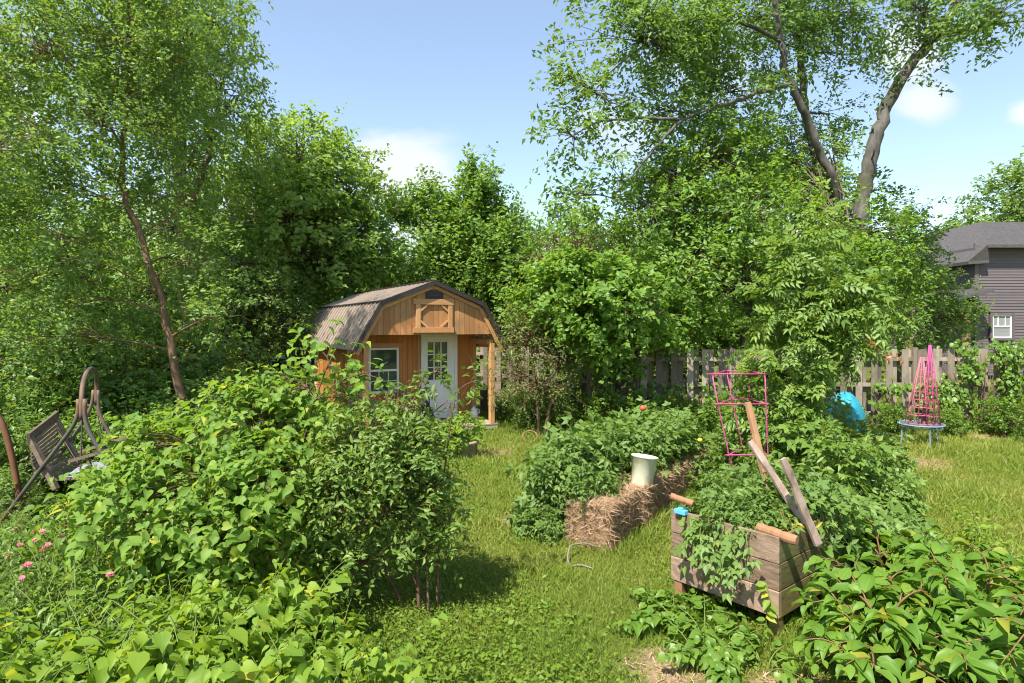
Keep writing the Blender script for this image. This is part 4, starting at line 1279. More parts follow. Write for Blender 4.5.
# ------------------------------------------------------------------ obelisks on their table
q = ground_at(921, 446); TY = q[1]
tb = thing('metal_table', 'low round blue-grey metal table holding two pink wire obelisks', 'table', q)
zt_ = at(921, 424, TY)[2]
m = MB(); m.tube([q + (.42 * math.cos(a), .42 * math.sin(a), zt_) for a in np.linspace(0, 2 * PI, 33)[:-1]], .016, 7, closed=True)
m.tube([q + (.38 * math.cos(a), .38 * math.sin(a), zt_ - .06) for a in np.linspace(0, 2 * PI, 33)[:-1]], .012, 6, closed=True); m.build('rim', M['bluegrey'], tb, smooth=True)
m = MB()
for i in range(13):
    xx = -.36 + i * .06; hw_ = math.sqrt(max(0, .41 ** 2 - xx * xx))
    m.beam(q + (xx, -hw_, zt_ - .008), q + (xx, hw_, zt_ - .008), .02, .008)
m.build('mesh_top', M['bluegrey'], tb)
for a in (.15, 1.75, 3.0, 4.55):
    m = MB(); c, s_ = math.cos(a), math.sin(a)
    m.tube(sq([q + (.43 * c, .43 * s_, zt_ + .03), q + (.38 * c, .38 * s_, zt_ - .05), q + (.37 * c, .37 * s_, .25), q + (.40 * c, .40 * s_, 0)], 12), .016, 7); m.build('leg', M['bluegrey'], tb, smooth=True)


def obelisk(uc, ut, vt, wpx, dY, mat, label, nring, rot, nleg=8):
    Y = TY + dY
    b = at(uc, 422, Y); b[2] = zt_ + .012
    t = at(ut, vt, Y); rb = wpx / 2 / F * Y
    o = thing('wire_obelisk', label, 'obelisk', b, 'pink wire obelisks on the metal table')
    hgt = t[2] - b[2]
    for k in range(nleg):
        a = rot + 2 * PI * k / nleg
        m = MB(); m.tube([b + (rb * math.cos(a), rb * math.sin(a), 0), (b + t) / 2 + (rb * .56 * math.cos(a), rb * .56 * math.sin(a), 0), t + (rb * .10 * math.cos(a), rb * .10 * math.sin(a), 0)], .009, 5); m.build('upright', M[mat], o, smooth=True)
    for i in range(nring):
        s_ = (i / nring) ** .95 * .92
        r_ = rb * (1 - .9 * s_)
        c = b + (t - b) * s_
        m = MB(); m.tube([c + (r_ * math.cos(rot + 2 * PI * j / nleg), r_ * math.sin(rot + 2 * PI * j / nleg), 0) for j in range(nleg)], .0075, 5, closed=True); m.build('ring', M[mat], o, smooth=True)


obelisk(918, 922, 357, 22, .06, 'fadedpink', 'wider faded salmon wire obelisk on the blue-grey table', 8, .2)
obelisk(931, 930, 345, 17, -.06, 'pinkmetal', 'taller slim bright pink wire obelisk on the blue-grey table', 10, .5)

# ------------------------------------------------------------------ turquoise bin, pot
q = at(845, 420, 10.4); q[2] = 0
tq = thing('plastic_tub', 'crumpled turquoise tarpaulin bag half hidden behind leafy plants', 'bag', q)
m = MB(); prf = [(.34, 0), (.40, .1), (.40, .5), (.39, .85), (.36, 1.15), (.28, 1.36), (.16, 1.46), (.02, 1.5)]
sd_ = 40; vs = []
for r_, z in prf:
    for k in range(sd_):
        a = 2 * PI * k / sd_
        rr = r_ * (1 + .05 * math.sin(a * 5 + z * 3) + .05 * math.sin(a * 11 + z * 7) + .025 * math.sin(a * 17 - z * 12))
        vs.append(q + (rr * math.cos(a), rr * math.sin(a), z + .03 * math.sin(a * 4 + z * 5)))
m.add(vs, [(i * sd_ + k, i * sd_ + (k + 1) % sd_, (i + 1) * sd_ + (k + 1) % sd_, (i + 1) * sd_ + k) for i in range(len(prf) - 1) for k in range(sd_)])
m.build('cover', M['tealplastic'], tq, smooth=True)
tq.scale = (.78, .78, .94)
q = ground_at(468, 457)
pt = thing('flower_pot', 'grey-brown clay pot standing on the grass before the porch', 'pot', q)
m = MB(); m.lathe([(.14, 0), (.15, .01), (.19, .26), (.215, .27), (.215, .32), (.19, .325), (.18, .28), (.02, .27)], O3, 24, cap=False); m.build('body', M['terracotta'], pt, O3, smooth=True)
m = MB(); m.lathe([(.183, .282), (.01, .29)], O3, 20, cap=False); m.build('soil_fill', M['soil'], pt, O3)

# ------------------------------------------------------------------ white car far behind the bushes
q = at(272, 375, 23); q[2] = 0
car = thing('parked_car', 'white car mostly hidden behind the bushes left of the shed', 'car', q)
body = MB(); secs = [(-2.1, .45, .75, .80), (-1.9, .35, .95, .86), (-.9, .3, 1.0, .88), (0, .3, 1.0, .88), (1.1, .3, .98, .88), (1.9, .35, .85, .84), (2.15, .45, .7, .78)]
vs = []
for x, z0, z1, hw_ in secs:
    for yy, zz in ((-hw_ * .94, z0), (-hw_, (z0 + z1) / 2), (-hw_ * .93, z1), (hw_ * .93, z1), (hw_, (z0 + z1) / 2), (hw_ * .94, z0)):
        vs.append((x, yy, zz))
fs = [tuple(range(6)), tuple(range(36, 42))[::-1]]
for i in range(6):
    for k in range(6):
        fs.append((i * 6 + k, (i + 1) * 6 + k, (i + 1) * 6 + (k + 1) % 6, i * 6 + (k + 1) % 6))
body.add(vs, fs); body.build('body', M['carpaint'], car, O3, bevel=.05)
def cabin(s, z1, grow_, nm, mat):
    m = MB(); a = [(-1.5, .98), (-.95, z1), (.55, z1), (1.2, .97)]; vs = []
    for sy in (-1, 1):
        for x, z in a:
            vs.append((x * s, sy * (.82 if z < 1.1 else .66) * grow_, z))
    m.add(vs, [(0, 1, 2, 3), (7, 6, 5, 4), (0, 4, 5, 1), (1, 5, 6, 2), (2, 6, 7, 3)]); return m.build(nm, mat, car, O3, bevel=.03)
cabin(1, 1.45, 1, 'windows', M['glass'])
m = MB(); m.box((-.2, 0, 1.475), (1.56, 1.36, .05))
for sy in (-1, 1):
    for (x0, z0), (x1, z1) in (((-1.5, .98), (-.95, 1.46)), ((-.2, .98), (-.2, 1.46)), ((1.2, .98), (.55, 1.46))):
        m.beam((x0, sy * .835, z0), (x1, sy * .675, z1), .05, .06, up=(0, 1, 0))
m.build('roof', M['carpaint'], car, O3, bevel=.02)
for x in (-1.35, 1.35):
    for sy in (-1, 1):
        m = MB(); m.lathe([(.12, -.1), (.31, -.1), (.33, -.06), (.33, .06), (.31, .1), (.12, .1)], (x, sy * .80, .33), 20, ax=((1, 0, 0), (0, 0, 1), (0, 1, 0))); m.build('wheel', M['tyre'], car, O3)
car.rotation_euler = (0, 0, R(20)); car.scale = (.9, .9, .9)

#PART3
# ------------------------------------------------------------------ trees
def tree(name, label, base, stems, blobs, ncl, nleaf, twig, leaf, mleaf, mbark, cat='tree', tmpl=T_DIAMOND, width=.62, group=None, **kw):
    t = thing(name, label, cat, base, group)
    grow(t, base, stems, blobs, ncl, nleaf, twig, leaf, tmpl, width, M[mleaf], M[mbark], **kw)
    return t


def base_at(u, Y):
    return np.array([(u - U0) / F * Y, Y, 0.0])


# the big forked tree on the right
Y = 18.5
tree('forked_tree', 'very tall tree with a forked grey trunk rising above the fence', base_at(850, Y),
     [([base_at(850, Y), at(848, 330, Y), at(851, 262, Y), at(854, 218, Y)], .42, .36),
      ([at(858, 232, Y), at(862, 205, Y), at(869, 168, Y), at(876, 135, Y), at(886, 108, Y), at(905, 73, Y), at(925, 42, Y), at(955, 5, Y), at(985, -45, Y)], .25, .10),
      ([at(848, 235, Y), at(842, 206, Y), at(827, 164, Y - .3), at(808, 122, Y - .6), at(795, 92, Y - .9), at(784, 66, Y - 1.1), at(778, 32, Y - 1.2), at(772, -40, Y - 1.2)], .15, .07),
      ([at(846, 232, Y + .2), at(832, 200, Y + .5), at(818, 165, Y + .9), at(806, 120, Y + 1.2), at(800, 60, Y + 1.5), at(806, -20, Y + 1.5)], .19, .08),
      ([at(790, 84, Y - 1), at(762, 92, Y - 1.8), at(731, 102, Y - 2.6), at(700, 112, Y - 3.1), at(678, 122, Y - 3.5), at(657, 145, Y - 3.9), at(638, 169, Y - 4.2), at(612, 198, Y - 4.5)], .075, .02),
      ([at(780, 40, Y - 1.2), at(745, 22, Y - 1.9), at(700, 18, Y - 2.5), at(650, 40, Y - 3), at(600, 80, Y - 3.4), at(565, 105, Y - 3.6)], .06, .015),
      ([at(684, 120, Y - 3.4), at(640, 118, Y - 3.7), at(600, 120, Y - 4), at(565, 140, Y - 4.2)], .05, .015),
      ([at(925, 42, Y), at(955, 30, Y - .8), at(990, 25, Y - 1.4), at(1030, 20, Y - 1.8)], .09, .02)],
     [pb(640, 40, Y - 3, 75, 36, 1.6, 4200), pb(600, 95, Y - 3.4, 48, 24, 1.2, 1350), pb(575, 140, Y - 4.2, 34, 18, .9, 560), pb(655, 110, Y - 2.4, 55, 30, 1.2, 1500),
      pb(620, 180, Y - 4.4, 40, 26, 1.0, 950), pb(585, 195, Y - 4.6, 26, 18, .8, 420), pb(660, 215, Y - 3, 40, 25, 1.0, 700), pb(705, 45, Y - 2, 60, 40, 1.6, 3000), pb(720, 95, Y - 1.0, 45, 26, 1.2, 1300),
      pb(750, 20, Y + .4, 55, 45, 1.6, 3000), pb(800, 40, Y + 1.2, 50, 45, 1.8, 2600), pb(765, 70, Y + .8, 40, 30, 1.2, 1000), pb(845, 55, Y + 2.4, 38, 34, 1.3, 900), pb(850, 10, Y + .5, 55, 30, 1.5, 2100),
      pb(690, -30, Y - 2, 120, 40, 2, 2600), pb(815, -40, Y, 130, 40, 2, 2600), pb(915, 5, Y - .5, 45, 30, 1.5, 1700), pb(960, 25, Y - 1, 38, 22, 1.4, 1200), pb(1000, 12, Y - 1.6, 40, 24, 1.2, 1100),
      pb(955, -40, Y, 80, 40, 2, 1800), pb(830, 115, Y + 2.5, 34, 30, 1.2, 520), pb(880, 190, Y + .9, 24, 30, .7, 300), pb(874, 150, Y - .5, 9, 20, .3, 110), pb(853, 214, Y - .7, 22, 18, .5, 330), pb(905, 80, Y - .4, 10, 14, .3, 90)],
     1250, 26, .85, .15, 'elm', 'palebark', seed=5, gap=.46, gscale=1.1, droop=.28, up=.05, width=.46, sub_r=.014, limb_r=.35, twig_draw=.55, shell=.15, spread=.6)

# bright tree in front of it, above the fence
Y = 16.6
tree('broadleaf_tree', 'broad bright yellow-green tree standing just behind the middle of the fence', base_at(748, Y),
     [([base_at(742, Y), at(746, 350, Y), at(750, 300, Y), at(742, 250, Y), at(728, 215, Y), at(700, 180, Y)], .22, .05),
      ([at(750, 320, Y), at(775, 290, Y), at(810, 262, Y), at(850, 240, Y)], .12, .03), ([at(750, 310, Y), at(720, 290, Y), at(670, 270, Y), at(630, 262, Y)], .12, .03)],
     [pb(705, 160, Y, 44, 34, 1.4), pb(690, 190, Y - .4, 46, 34, 1.4), pb(755, 165, Y + 2.4, 40, 34, 1.2), pb(790, 190, Y + 3, 36, 30, 1.2), pb(650, 180, Y, 24, 22, 1.0), pb(660, 212, Y, 44, 34, 1.5), pb(735, 215, Y - .4, 48, 40, 1.8), pb(785, 235, Y - .3, 46, 34, 1.6), pb(690, 262, Y - .6, 62, 40, 2.0), pb(625, 262, Y, 46, 34, 1.6),
      pb(600, 295, Y - .2, 42, 32, 1.4), pb(665, 306, Y - .7, 50, 28, 1.5), pb(745, 282, Y - .9, 62, 32, 1.8), pb(810, 285, Y - .6, 46, 38, 1.5), pb(840, 262, Y, 38, 30, 1.4), pb(878, 270, Y, 26, 26, 1.2),
      pb(872, 305, Y, 36, 26, 1.3), pb(760, 195, Y + 1.2, 36, 34, 1.3, 1200), pb(812, 200, Y + 3, 30, 30, 1.1, 900), pb(735, 142, Y + 1.2, 42, 26, 1.1, 1100), pb(775, 150, Y + 3, 34, 30, 1.0, 900), pb(822, 160, Y + 3.2, 34, 36, 1.0, 900), pb(868, 235, Y, 28, 22, 1.0, 600)],
     2400, 24, .7, .13, 'yellowtree', 'bark', seed=6, gap=.30, gscale=1.3, droop=.22, width=.52, shell=.3)
# nearer, lower tree between shed and fence
Y = 14.6
tree('mulberry_tree', 'low dense bright green tree leaning over the left end of the fence', base_at(610, Y + 1),
     [([base_at(612, Y + 1), at(606, 370, Y + 1), at(600, 330, Y + .6), at(590, 290, Y)], .14, .05)],
     [pb(585, 285, Y, 46, 26, 1.3), pb(545, 300, Y, 30, 24, 1.1), pb(620, 300, Y - .4, 50, 30, 1.4), pb(565, 318, Y, 34, 16, 1.0), pb(605, 330, Y - .3, 42, 20, 1.1), pb(650, 318, Y, 34, 20, 1.0)],
     800, 26, .62, .135, 'yellowtree', 'bark', seed=7, gap=.28, width=.72, gscale=1.4)
# brush: olive-brown shrub by the porch
Y = 14.4
tree('olive_shrub', 'thin olive-brown feathery shrub just right of the porch post', base_at(540, Y),
     [([base_at(540, Y), at(535, 380, Y), at(530, 340, Y), at(528, 318, Y)], .05, .02), ([base_at(545, Y), at(555, 380, Y), at(566, 345, Y)], .05, .02)],
     [pb(530, 340, Y, 28, 26, .9), pb(562, 355, Y, 26, 26, .9), pb(540, 385, Y, 34, 20, .9), pb(515, 372, Y + .3, 16, 30, .7)],
     300, 26, .5, .06, 'olive', 'stem', cat='shrub', seed=8, gap=.3, width=.35, twig_draw=1, sub_r=.012)
# nest of dead vines high in the trees
q = at(578, 262, 15.4)
rng = np.random.default_rng(2)
n = 420
pp = q + rng.normal(0, 1, (n, 3)) * (.42, .3, .17)
Pp = np.stack([pp, pp + rng.normal(0, .22, (n, 3)), pp + rng.normal(0, .36, (n, 3)) + (0, 0, -.1)], 1)
V, l, c = tubes_arrays(Pp - q, np.full((n, 3), .010), 3)
o = raw_mesh('dead_brush', V, l, c, np.repeat(rng.random(n), 9), M['dryvine'], origin=q)
tag(o, 'rust-brown tangle of dead twigs caught in the tree right of the shed', 'dead brush')

# trees behind the shed
Y = 24
tree('poplar_tree', 'dark green tree with upright pointed tips rising behind the shed ridge', base_at(470, Y),
     [([base_at(470, Y), at(468, 320, Y), at(466, 260, Y), at(470, 205, Y)], .28, .06), ([at(468, 290, Y), at(435, 255, Y), at(420, 230, Y), at(405, 195, Y)], .14, .03)],
     [pb(478, 195, Y, 13, 30, .9, 620), pb(492, 212, Y, 12, 28, .9, 520), pb(466, 215, Y, 14, 26, .9, 520), pb(478, 232, Y, 30, 26, 1.5), pb(452, 245, Y, 34, 28, 1.7), pb(500, 265, Y, 38, 36, 2), pb(450, 285, Y, 50, 34, 2.2), pb(398, 205, Y, 11, 22, .8, 330), pb(415, 214, Y, 12, 20, .8, 330), pb(432, 205, Y, 9, 24, .7, 300),
      pb(445, 222, Y, 12, 20, .8, 300), pb(520, 300, Y, 36, 40, 1.8), pb(405, 290, Y, 30, 30, 1.5), pb(512, 232, Y, 14, 26, .9)],
     1250, 24, .8, .18, 'mid', 'bark', seed=9, gap=.32, up=1.1, spread=.55, droop=.05, gscale=.9, width=.55)
Y = 21
tree('maple_tree', 'large rounded dark green tree behind the shed on the left', base_at(292, Y),
     [([base_at(292, Y), at(292, 330, Y), at(288, 260, Y), at(282, 190, Y)], .36, .08), ([at(290, 280, Y), at(340, 250, Y), at(365, 230, Y)], .16, .04), ([at(330, 330, Y), at(345, 300, Y), at(360, 265, Y), at(350, 230, Y)], .10, .03)],
     [pb(260, 170, Y, 46, 44, 2.2), pb(310, 165, Y, 44, 36, 2.2), pb(345, 195, Y, 36, 38, 2), pb(230, 215, Y, 46, 46, 2.2), pb(290, 220, Y - 1, 60, 46, 2.6), pb(350, 235, Y, 34, 30, 1.7), pb(315, 262, Y - .8, 55, 30, 2),
      pb(240, 275, Y - 1, 60, 40, 2.2), pb(368, 262, Y, 24, 24, 1.2), pb(375, 205, Y, 14, 18, .9)],
     1500, 26, .85, .17, 'deep', 'bark', seed=10, gap=.30, gscale=.8, up=.3, width=.6)
# trees on the left
Y = 10.6
tree('leaning_tree', 'slender leaning tree with reddish trunk filling the upper left', base_at(190, Y),
     [([base_at(190, Y), at(178, 385, Y), at(172, 345, Y), at(160, 295, Y), at(138, 235, Y), at(124, 195, Y), at(121, 160, Y), at(126, 110, Y), at(130, 60, Y), at(128, 10, Y), at(122, -60, Y)], .082, .022),
      ([at(119, 182, Y), at(80, 158, Y - .6), at(40, 130, Y - 1), at(0, 105, Y - 1.2)], .022, .008), ([at(80, 78, Y - .5), at(60, 50, Y - .7), at(35, 22, Y - .8)], .03, .01),
      ([at(124, 150, Y), at(95, 100, Y - .3), at(80, 78, Y - .5)], .022, .014), ([at(130, 60, Y), at(150, 20, Y + .3), at(160, -30, Y + .4)], .02, .008), ([at(138, 235, Y), at(175, 215, Y + .6), at(200, 190, Y + 1)], .02, .008),
      ([at(160, 295, Y), at(110, 265, Y - .8), at(60, 258, Y - 1.2)], .02, .008)],
     [pb(120, 40, Y, 80, 52, 1.6), pb(40, 50, Y - .5, 62, 52, 1.5), pb(-40, 60, Y, 60, 60, 1.5), pb(180, 60, Y + .4, 58, 50, 1.5), pb(90, 120, Y - .3, 78, 44, 1.5), pb(20, 150, Y - 1, 62, 40, 1.3), pb(165, 130, Y + .9, 50, 40, 1.0),
      pb(70, 185, Y - .4, 52, 36, 1.1), pb(160, 200, Y + 1.2, 50, 34, .8), pb(60, 235, Y - .6, 64, 32, 1.1), pb(175, 255, Y + 1.1, 50, 30, .8), pb(30, 285, Y - .6, 60, 28, 1.1), pb(95, 300, Y - .2, 50, 24, .9, 1200), pb(215, 260, Y + .5, 40, 30, .9, 900),
      pb(100, -30, Y, 150, 40, 2), pb(225, 315, Y, 36, 24, .9, 700), pb(60, 335, Y - .5, 60, 22, 1.0, 900)],
     1750, 26, .5, .082, 'locust', 'redbark', seed=12, gap=.38, gscale=1.5, droop=.12, up=.1, width=.52, sub_r=.006, limb_r=.35, shell=.1, twig_draw=.4)
Y = 16
tree('dark_tree', 'tall dark tree with drooping feathery edge behind the leaning tree', base_at(190, Y),
     [([base_at(190, Y), at(188, 300, Y), at(182, 220, Y), at(178, 120, Y), at(180, 20, Y)], .3, .1), ([at(183, 220, Y), at(205, 170, Y), at(215, 120, Y)], .12, .04)],
     [pb(200, 40, Y, 42, 44, 1.8), pb(225, 75, Y, 30, 34, 1.4), pb(180, 100, Y, 48, 44, 1.8), pb(232, 105, Y, 22, 24, 1.1), pb(190, 160, Y, 46, 40, 1.7), pb(170, -20, Y, 60, 40, 2), pb(120, 60, Y + 1, 60, 60, 2), pb(165, 225, Y, 50, 40, 1.7), pb(150, 290, Y, 55, 36, 1.6), pb(215, 20, Y, 26, 30, 1)],
     850, 26, .8, .14, 'deep', 'bark', seed=13, gap=.30, droop=.4, up=-.1, width=.45)
Y = 15
tree('roadside_tree', 'bushy yellow-green tree at the left edge behind the swing', base_at(-40, Y),
     [([base_at(-40, Y), at(-35, 330, Y), at(-20, 240, Y), at(0, 150, Y)], .2, .05)],
     [pb(-20, 150, Y, 60, 50, 1.8), pb(20, 210, Y, 60, 44, 1.7), pb(-50, 240, Y, 70, 50, 1.8), pb(10, 285, Y - .5, 60, 40, 1.6), pb(60, 330, Y, 50, 34, 1.4), pb(-60, 330, Y, 60, 44, 1.6), pb(85, 260, Y, 40, 40, 1.4), pb(0, 80, Y, 50, 50, 1.6)],
     950, 24, .7, .125, 'yellowtree', 'bark', seed=14, gap=.30, width=.55)
Y = 17.5
tree('young_tree', 'slim light green young tree between the leaning tree and the shed', base_at(240, Y),
     [([base_at(240, Y), at(240, 370, Y), at(244, 320, Y), at(240, 270, Y)], .07, .02)],
     [pb(240, 262, Y, 26, 22, 1.0), pb(222, 295, Y, 26, 22, 1.0), pb(262, 300, Y, 28, 22, 1.0), pb(240, 322, Y, 30, 18, 1.0), pb(282, 325, Y + .4, 24, 18, .9), pb(205, 340, Y, 26, 18, .9), pb(268, 345, Y, 20, 8, .7, 180)],
     520, 24, .6, .11, 'locust', 'bark', seed=18, gap=.32, width=.55)
# right rear trees
Y = 23
tree('spreading_tree', 'light green tree with flat layered boughs left of the grey house', base_at(900, Y),
     [([base_at(900, Y), at(900, 320, Y), at(905, 270, Y), at(915, 240, Y)], .2, .05)],
     [pb(895, 232, Y, 34, 10, 1.4), pb(918, 245, Y, 22, 9, 1.0), pb(885, 262, Y, 34, 12, 1.4), pb(910, 275, Y, 24, 9, 1.1), pb(880, 290, Y - 1, 36, 12, 1.4), pb(905, 304, Y, 26, 9, 1.1), pb(880, 325, Y - 1.5, 34, 14, 1.3), pb(908, 213, Y, 14, 6, .7, 90), pb(940, 290, Y + 1, 20, 12, 1.0, 300), pb(945, 318, Y + 1, 24, 12, 1.0, 330), pb(925, 328, Y + 1, 22, 10, 1.0, 250)],
     560, 24, .8, .16, 'locust', 'bark', seed=15, gap=.30, droop=.3, up=.05, width=.42, shell=.2)
Y = 36
tree('distant_tree', 'rounded green tree rising behind the grey house roof at the right edge', base_at(1030, Y),
     [([base_at(1030, Y), at(1030, 280, Y), at(1028, 220, Y)], .4, .1)],
     [pb(1012, 200, Y, 26, 22, 2), pb(1045, 190, Y, 34, 34, 2.4), pb(1000, 222, Y, 18, 18, 1.6), pb(965, 245, Y, 26, 22, 2), pb(1060, 235, Y, 50, 40, 2.4), pb(940, 265, Y, 26, 24, 2)],
     700, 22, 1.3, .26, 'locust', 'bark', seed=16, gap=.28, width=.55)


# far row: copies of one tree close the view behind everything
def far_src():
    b = np.array([0, 0, 0.0])
    t = thing('background_tree', 'dense green tree in the row closing the view behind the garden', 'tree', b, 'trees closing the view behind the garden')
    grow(t, b, [([(0, 0, 0), (.1, 0, 2), (0, .1, 5)], .25, .08)],
         [(np.array([0, 0, 5.4]), (2.2, 2.2, 2.0), 3), (np.array([-1.3, 0, 3.8]), (2, 1.9, 1.7), 3), (np.array([1.4, .2, 4.0]), (2, 1.9, 1.8), 3), (np.array([0, -.6, 2.3]), (2.6, 2, 1.6), 3)],
         620, 24, 1.0, .22, T_DIAMOND, .58, M['mid'], M['bark'], seed=21, gap=.25, gscale=.9)
    return t


ft = far_src()
spots = [(-22, 27, 1.0), (-17.5, 29, 1.1), (-13, 27, .95), (-9, 29, 1.05), (-5.5, 31, 1.0), (-2.4, 27, .82), (.6, 25, .80), (3.4, 24, .92), (6.4, 25, .85), (9.6, 26, .8), (13, 27.5, .75), (-26, 25, 1.1), (2, 33, 1.15), (-11, 22.5, .75), (-15.5, 22, .8), (16.5, 36, 1.0), (21, 40, 1.2)]
for i, (x, y, s) in enumerate(spots):
    if i == 0:
        ft.location = (x, y, 0); ft.scale = (s, s, s)
    else:
        dup(ft, (x, y, 0), random.uniform(0, 6.28), s)


# ------------------------------------------------------------------ mid-distance bushes
def bush_src(name, label, group, mat, tmpl, width, leaf, nleaf, ncl, twig, seed, up=.35, droop=.2, cat='bush', h=1.3, bark='stem'):
    t = thing(name, label, cat, (0, 0, 0), group)
    grow(t, (0, 0, 0), [([(0, 0, 0), (.05, .05, .3 * h), (0, .1, .6 * h)], .03, .012), ([(.05, 0, 0), (.3, .1, .3 * h), (.5, .1, .5 * h)], .025, .01), ([(-.05, 0, 0), (-.3, -.1, .3 * h), (-.5, -.1, .5 * h)], .025, .01)],
         [(np.array([0, 0, .62 * h]), (.60, .55, .38 * h), 3), (np.array([.5, .1, .48 * h]), (.48, .5, .38 * h), 2), (np.array([-.5, 0, .50 * h]), (.48, .5, .38 * h), 2), (np.array([.05, -.35, .35 * h]), (.6, .4, .3 * h), 2)],
         ncl, nleaf, twig, leaf, tmpl, width, M[mat], M[bark], seed=seed, gap=.22, gscale=2.0, up=up, droop=droop, sub_r=.008, twig_draw=.5)
    return t


gl = 'bushes massed along the back of the left side'
bA = bush_src('leafy_bush', 'mid green leafy bush in the mass behind the swing and shed', gl, 'mid', T_DIAMOND, .6, .085, 16, 330, .35, 31)
for i, (x, y, s) in enumerate([(-9.2, 10.2, 1.3), (-7.6, 11, 1.25), (-6.3, 11.5, 1.2), (-5.4, 12.4, 1.1), (-4.5, 13.4, .75), (-10.5, 12.5, 1.6), (-8.6, 13.5, 1.7), (-7.6, 14.6, 1.5), (-9.3, 19.5, 1.5), (-12, 15, 2.0),
                               (-10, 17, 2.1), (-4.9, 18.8, .8), (-7.8, 9.2, .95), (-6.6, 9.4, .9), (-5.6, 9.9, .85), (-4.7, 10.6, .8)]):
    if i == 0:
        bA.location = (x, y, 0); bA.scale = (s,) * 3
    else:
        dup(bA, (x, y, 0), random.uniform(0, 6.28), s)
bB = bush_src('leafy_bush', 'yellow-green leafy bush in the thicket at the left edge', 'light bushes at the left edge', 'locust', T_DIAMOND, .5, .075, 18, 330, .35, 32)
for i, (x, y, s) in enumerate([(-7.2, 8.3, 1.0), (-8.4, 9.0, 1.35), (-9.8, 8.6, 1.2), (-5.5, 11.2, 1.1), (-3.6, 11.6, .75), (-10.6, 10.2, 1.9), (-9.0, 11.8, 2.1), (-7.0, 12.6, 2.0), (-6.2, 7.6, .55)]):
    if i == 0:
        bB.location = (x, y, 0); bB.scale = (s,) * 3
    else:
        dup(bB, (x, y, 0), random.uniform(0, 6.28), s)
gr = 'bushes along the foot of the fence'
bC = bush_src('fence_bush', 'rounded green bush growing along the foot of the board fence', gr, 'ivy', T_DIAMOND, .7, .08, 16, 300, .33, 33)
for i, (x, y, s) in enumerate([(.55, 15.6, .7), (1.3, 15.1, .8), (2.2, 14.3, .7), (3.1, 14.2, .58), (4.0, 14.3, .62), (5.1, 14.2, .66), (6.2, 14.2, .62), (10.0, 14.2, .45), (11.2, 14.1, .65), (12.3, 14.0, .7), (13.4, 13.6, .72), (8.9, 14.4, .5), (7.6, 14.3, .55), (.1, 16.6, .6)]):
    if i == 0:
        bC.location = (x, y, 0); bC.scale = (s,) * 3
    else:
        dup(bC, (x, y, 0), random.uniform(0, 6.28), s)

# climbing vines over the fence: leaves hugging both faces and the top
def vine(label, x0, x1, zlo, zhi, dens, seed, y=15.02, mat='ivy'):
    rng = np.random.default_rng(seed)
    c = np.array([(x0 + x1) / 2, y, 0])
    t = thing('climbing_vine', label, 'vine', c, 'vines climbing the board fence')
    n = int(dens * (x1 - x0))
    x = rng.uniform(x0, x1, n); z = zlo + (zhi - zlo) * rng.random(n) ** .75
    p = np.stack([x, np.zeros(n), z], 1)
    k = pnoise(p, 1.5, seed) * .6 + pnoise(p, 4.1, seed + 2) * .4 > .46
    p = p[k]; n = len(p)
    depth = .10 + .45 * rng.random(n) ** 1.5 * (1.1 - .5 * (p[:, 2] - zlo) / (zhi - zlo + .01))
    p[:, 1] = y - depth
    top = rng.random(n) < .2
    p[top, 2] = zhi + rng.normal(.05, .08, top.sum()); p[top, 1] = y + rng.normal(0, .2, top.sum())
    ax = np.stack([rng.normal(0, .7, n), rng.normal(-.3, .3, n), rng.normal(-.6, .4, n)], 1)
    nr = np.stack([rng.normal(0, .45, n), rng.normal(-.8, .3, n), rng.normal(.75, .4, n)], 1)
    leaves('foliage', p - c, ax, nr, .07 + .07 * rng.random(n), .85, T_OVAL, M[mat], t, rng=rng)
    m_ = int(n / 40); s0 = np.stack([rng.uniform(x0, x1, m_), np.full(m_, y - .13), np.full(m_, .02)], 1)
    s2 = s0 + np.stack([rng.normal(0, .5, m_), rng.normal(0, .03, m_), rng.uniform(zhi * .6, zhi, m_)], 1)
    s1 = (s0 + s2) / 2 + np.stack([rng.normal(0, .15, m_), np.full(m_, -.08), np.zeros(m_)], 1)
    V, l, cc = tubes_arrays(np.stack([s0, s1, s2], 1) - c, np.full((m_, 3), .010), 4)
    raw_mesh('stem', V, l, cc, np.full(len(V), .5), M['stem'], t, smooth=True)


vine('dense vine burying the right part of the board fence to its top', 10.6, 15.5, .1, 1.98, 900, 41)
vine('patchy vine on the fence boards behind the obelisk table', 8.6, 10.7, .1, 1.15, 420, 42)
vine('vine creeping up the fence boards behind the pink cage', 3.3, 6.6, .1, 1.0, 380, 43)
vine('thick vine hanging over the angled left end of the fence', 1.9, 3.2, .2, 1.7, 420, 44, y=15.1)

# orange trumpet flowers on a spray above the fence
q = at(884, 352, 12.6)
tr = thing('trumpet_flower', 'arching spray of orange trumpet flowers hanging before the fence', 'flower', q)
rng = np.random.default_rng(8)
pp = [at(868, 338, 12.6), at(873, 344, 12.6), at(880, 350, 12.55), at(888, 355, 12.5), at(895, 357, 12.5), at(900, 362, 12.5), at(885, 360, 12.5), at(870, 344, 12.6)]
m = MB(); m.tube(sq([at(852, 395, 12.9), at(856, 350, 12.8), at(866, 336, 12.7), at(880, 347, 12.6), at(900, 361, 12.5)], 18), .008, 5); m.build('stem', M['greenstem'], tr, smooth=True)
P_, A_, N_ = [], [], []
for c in pp:
    d = nrmz(np.array([rng.normal(.3, .3), -.6, rng.normal(-.4, .3)])); u_ = nrmz(np.cross(d, (0, 0, 1))); w_ = np.cross(d, u_)
    for k in range(6):
        a = k * PI / 3; e = math.cos(a) * u_ + math.sin(a) * w_
        P_.append(c); A_.append(d * .6 + e * .8); N_.append(d - e * .3)
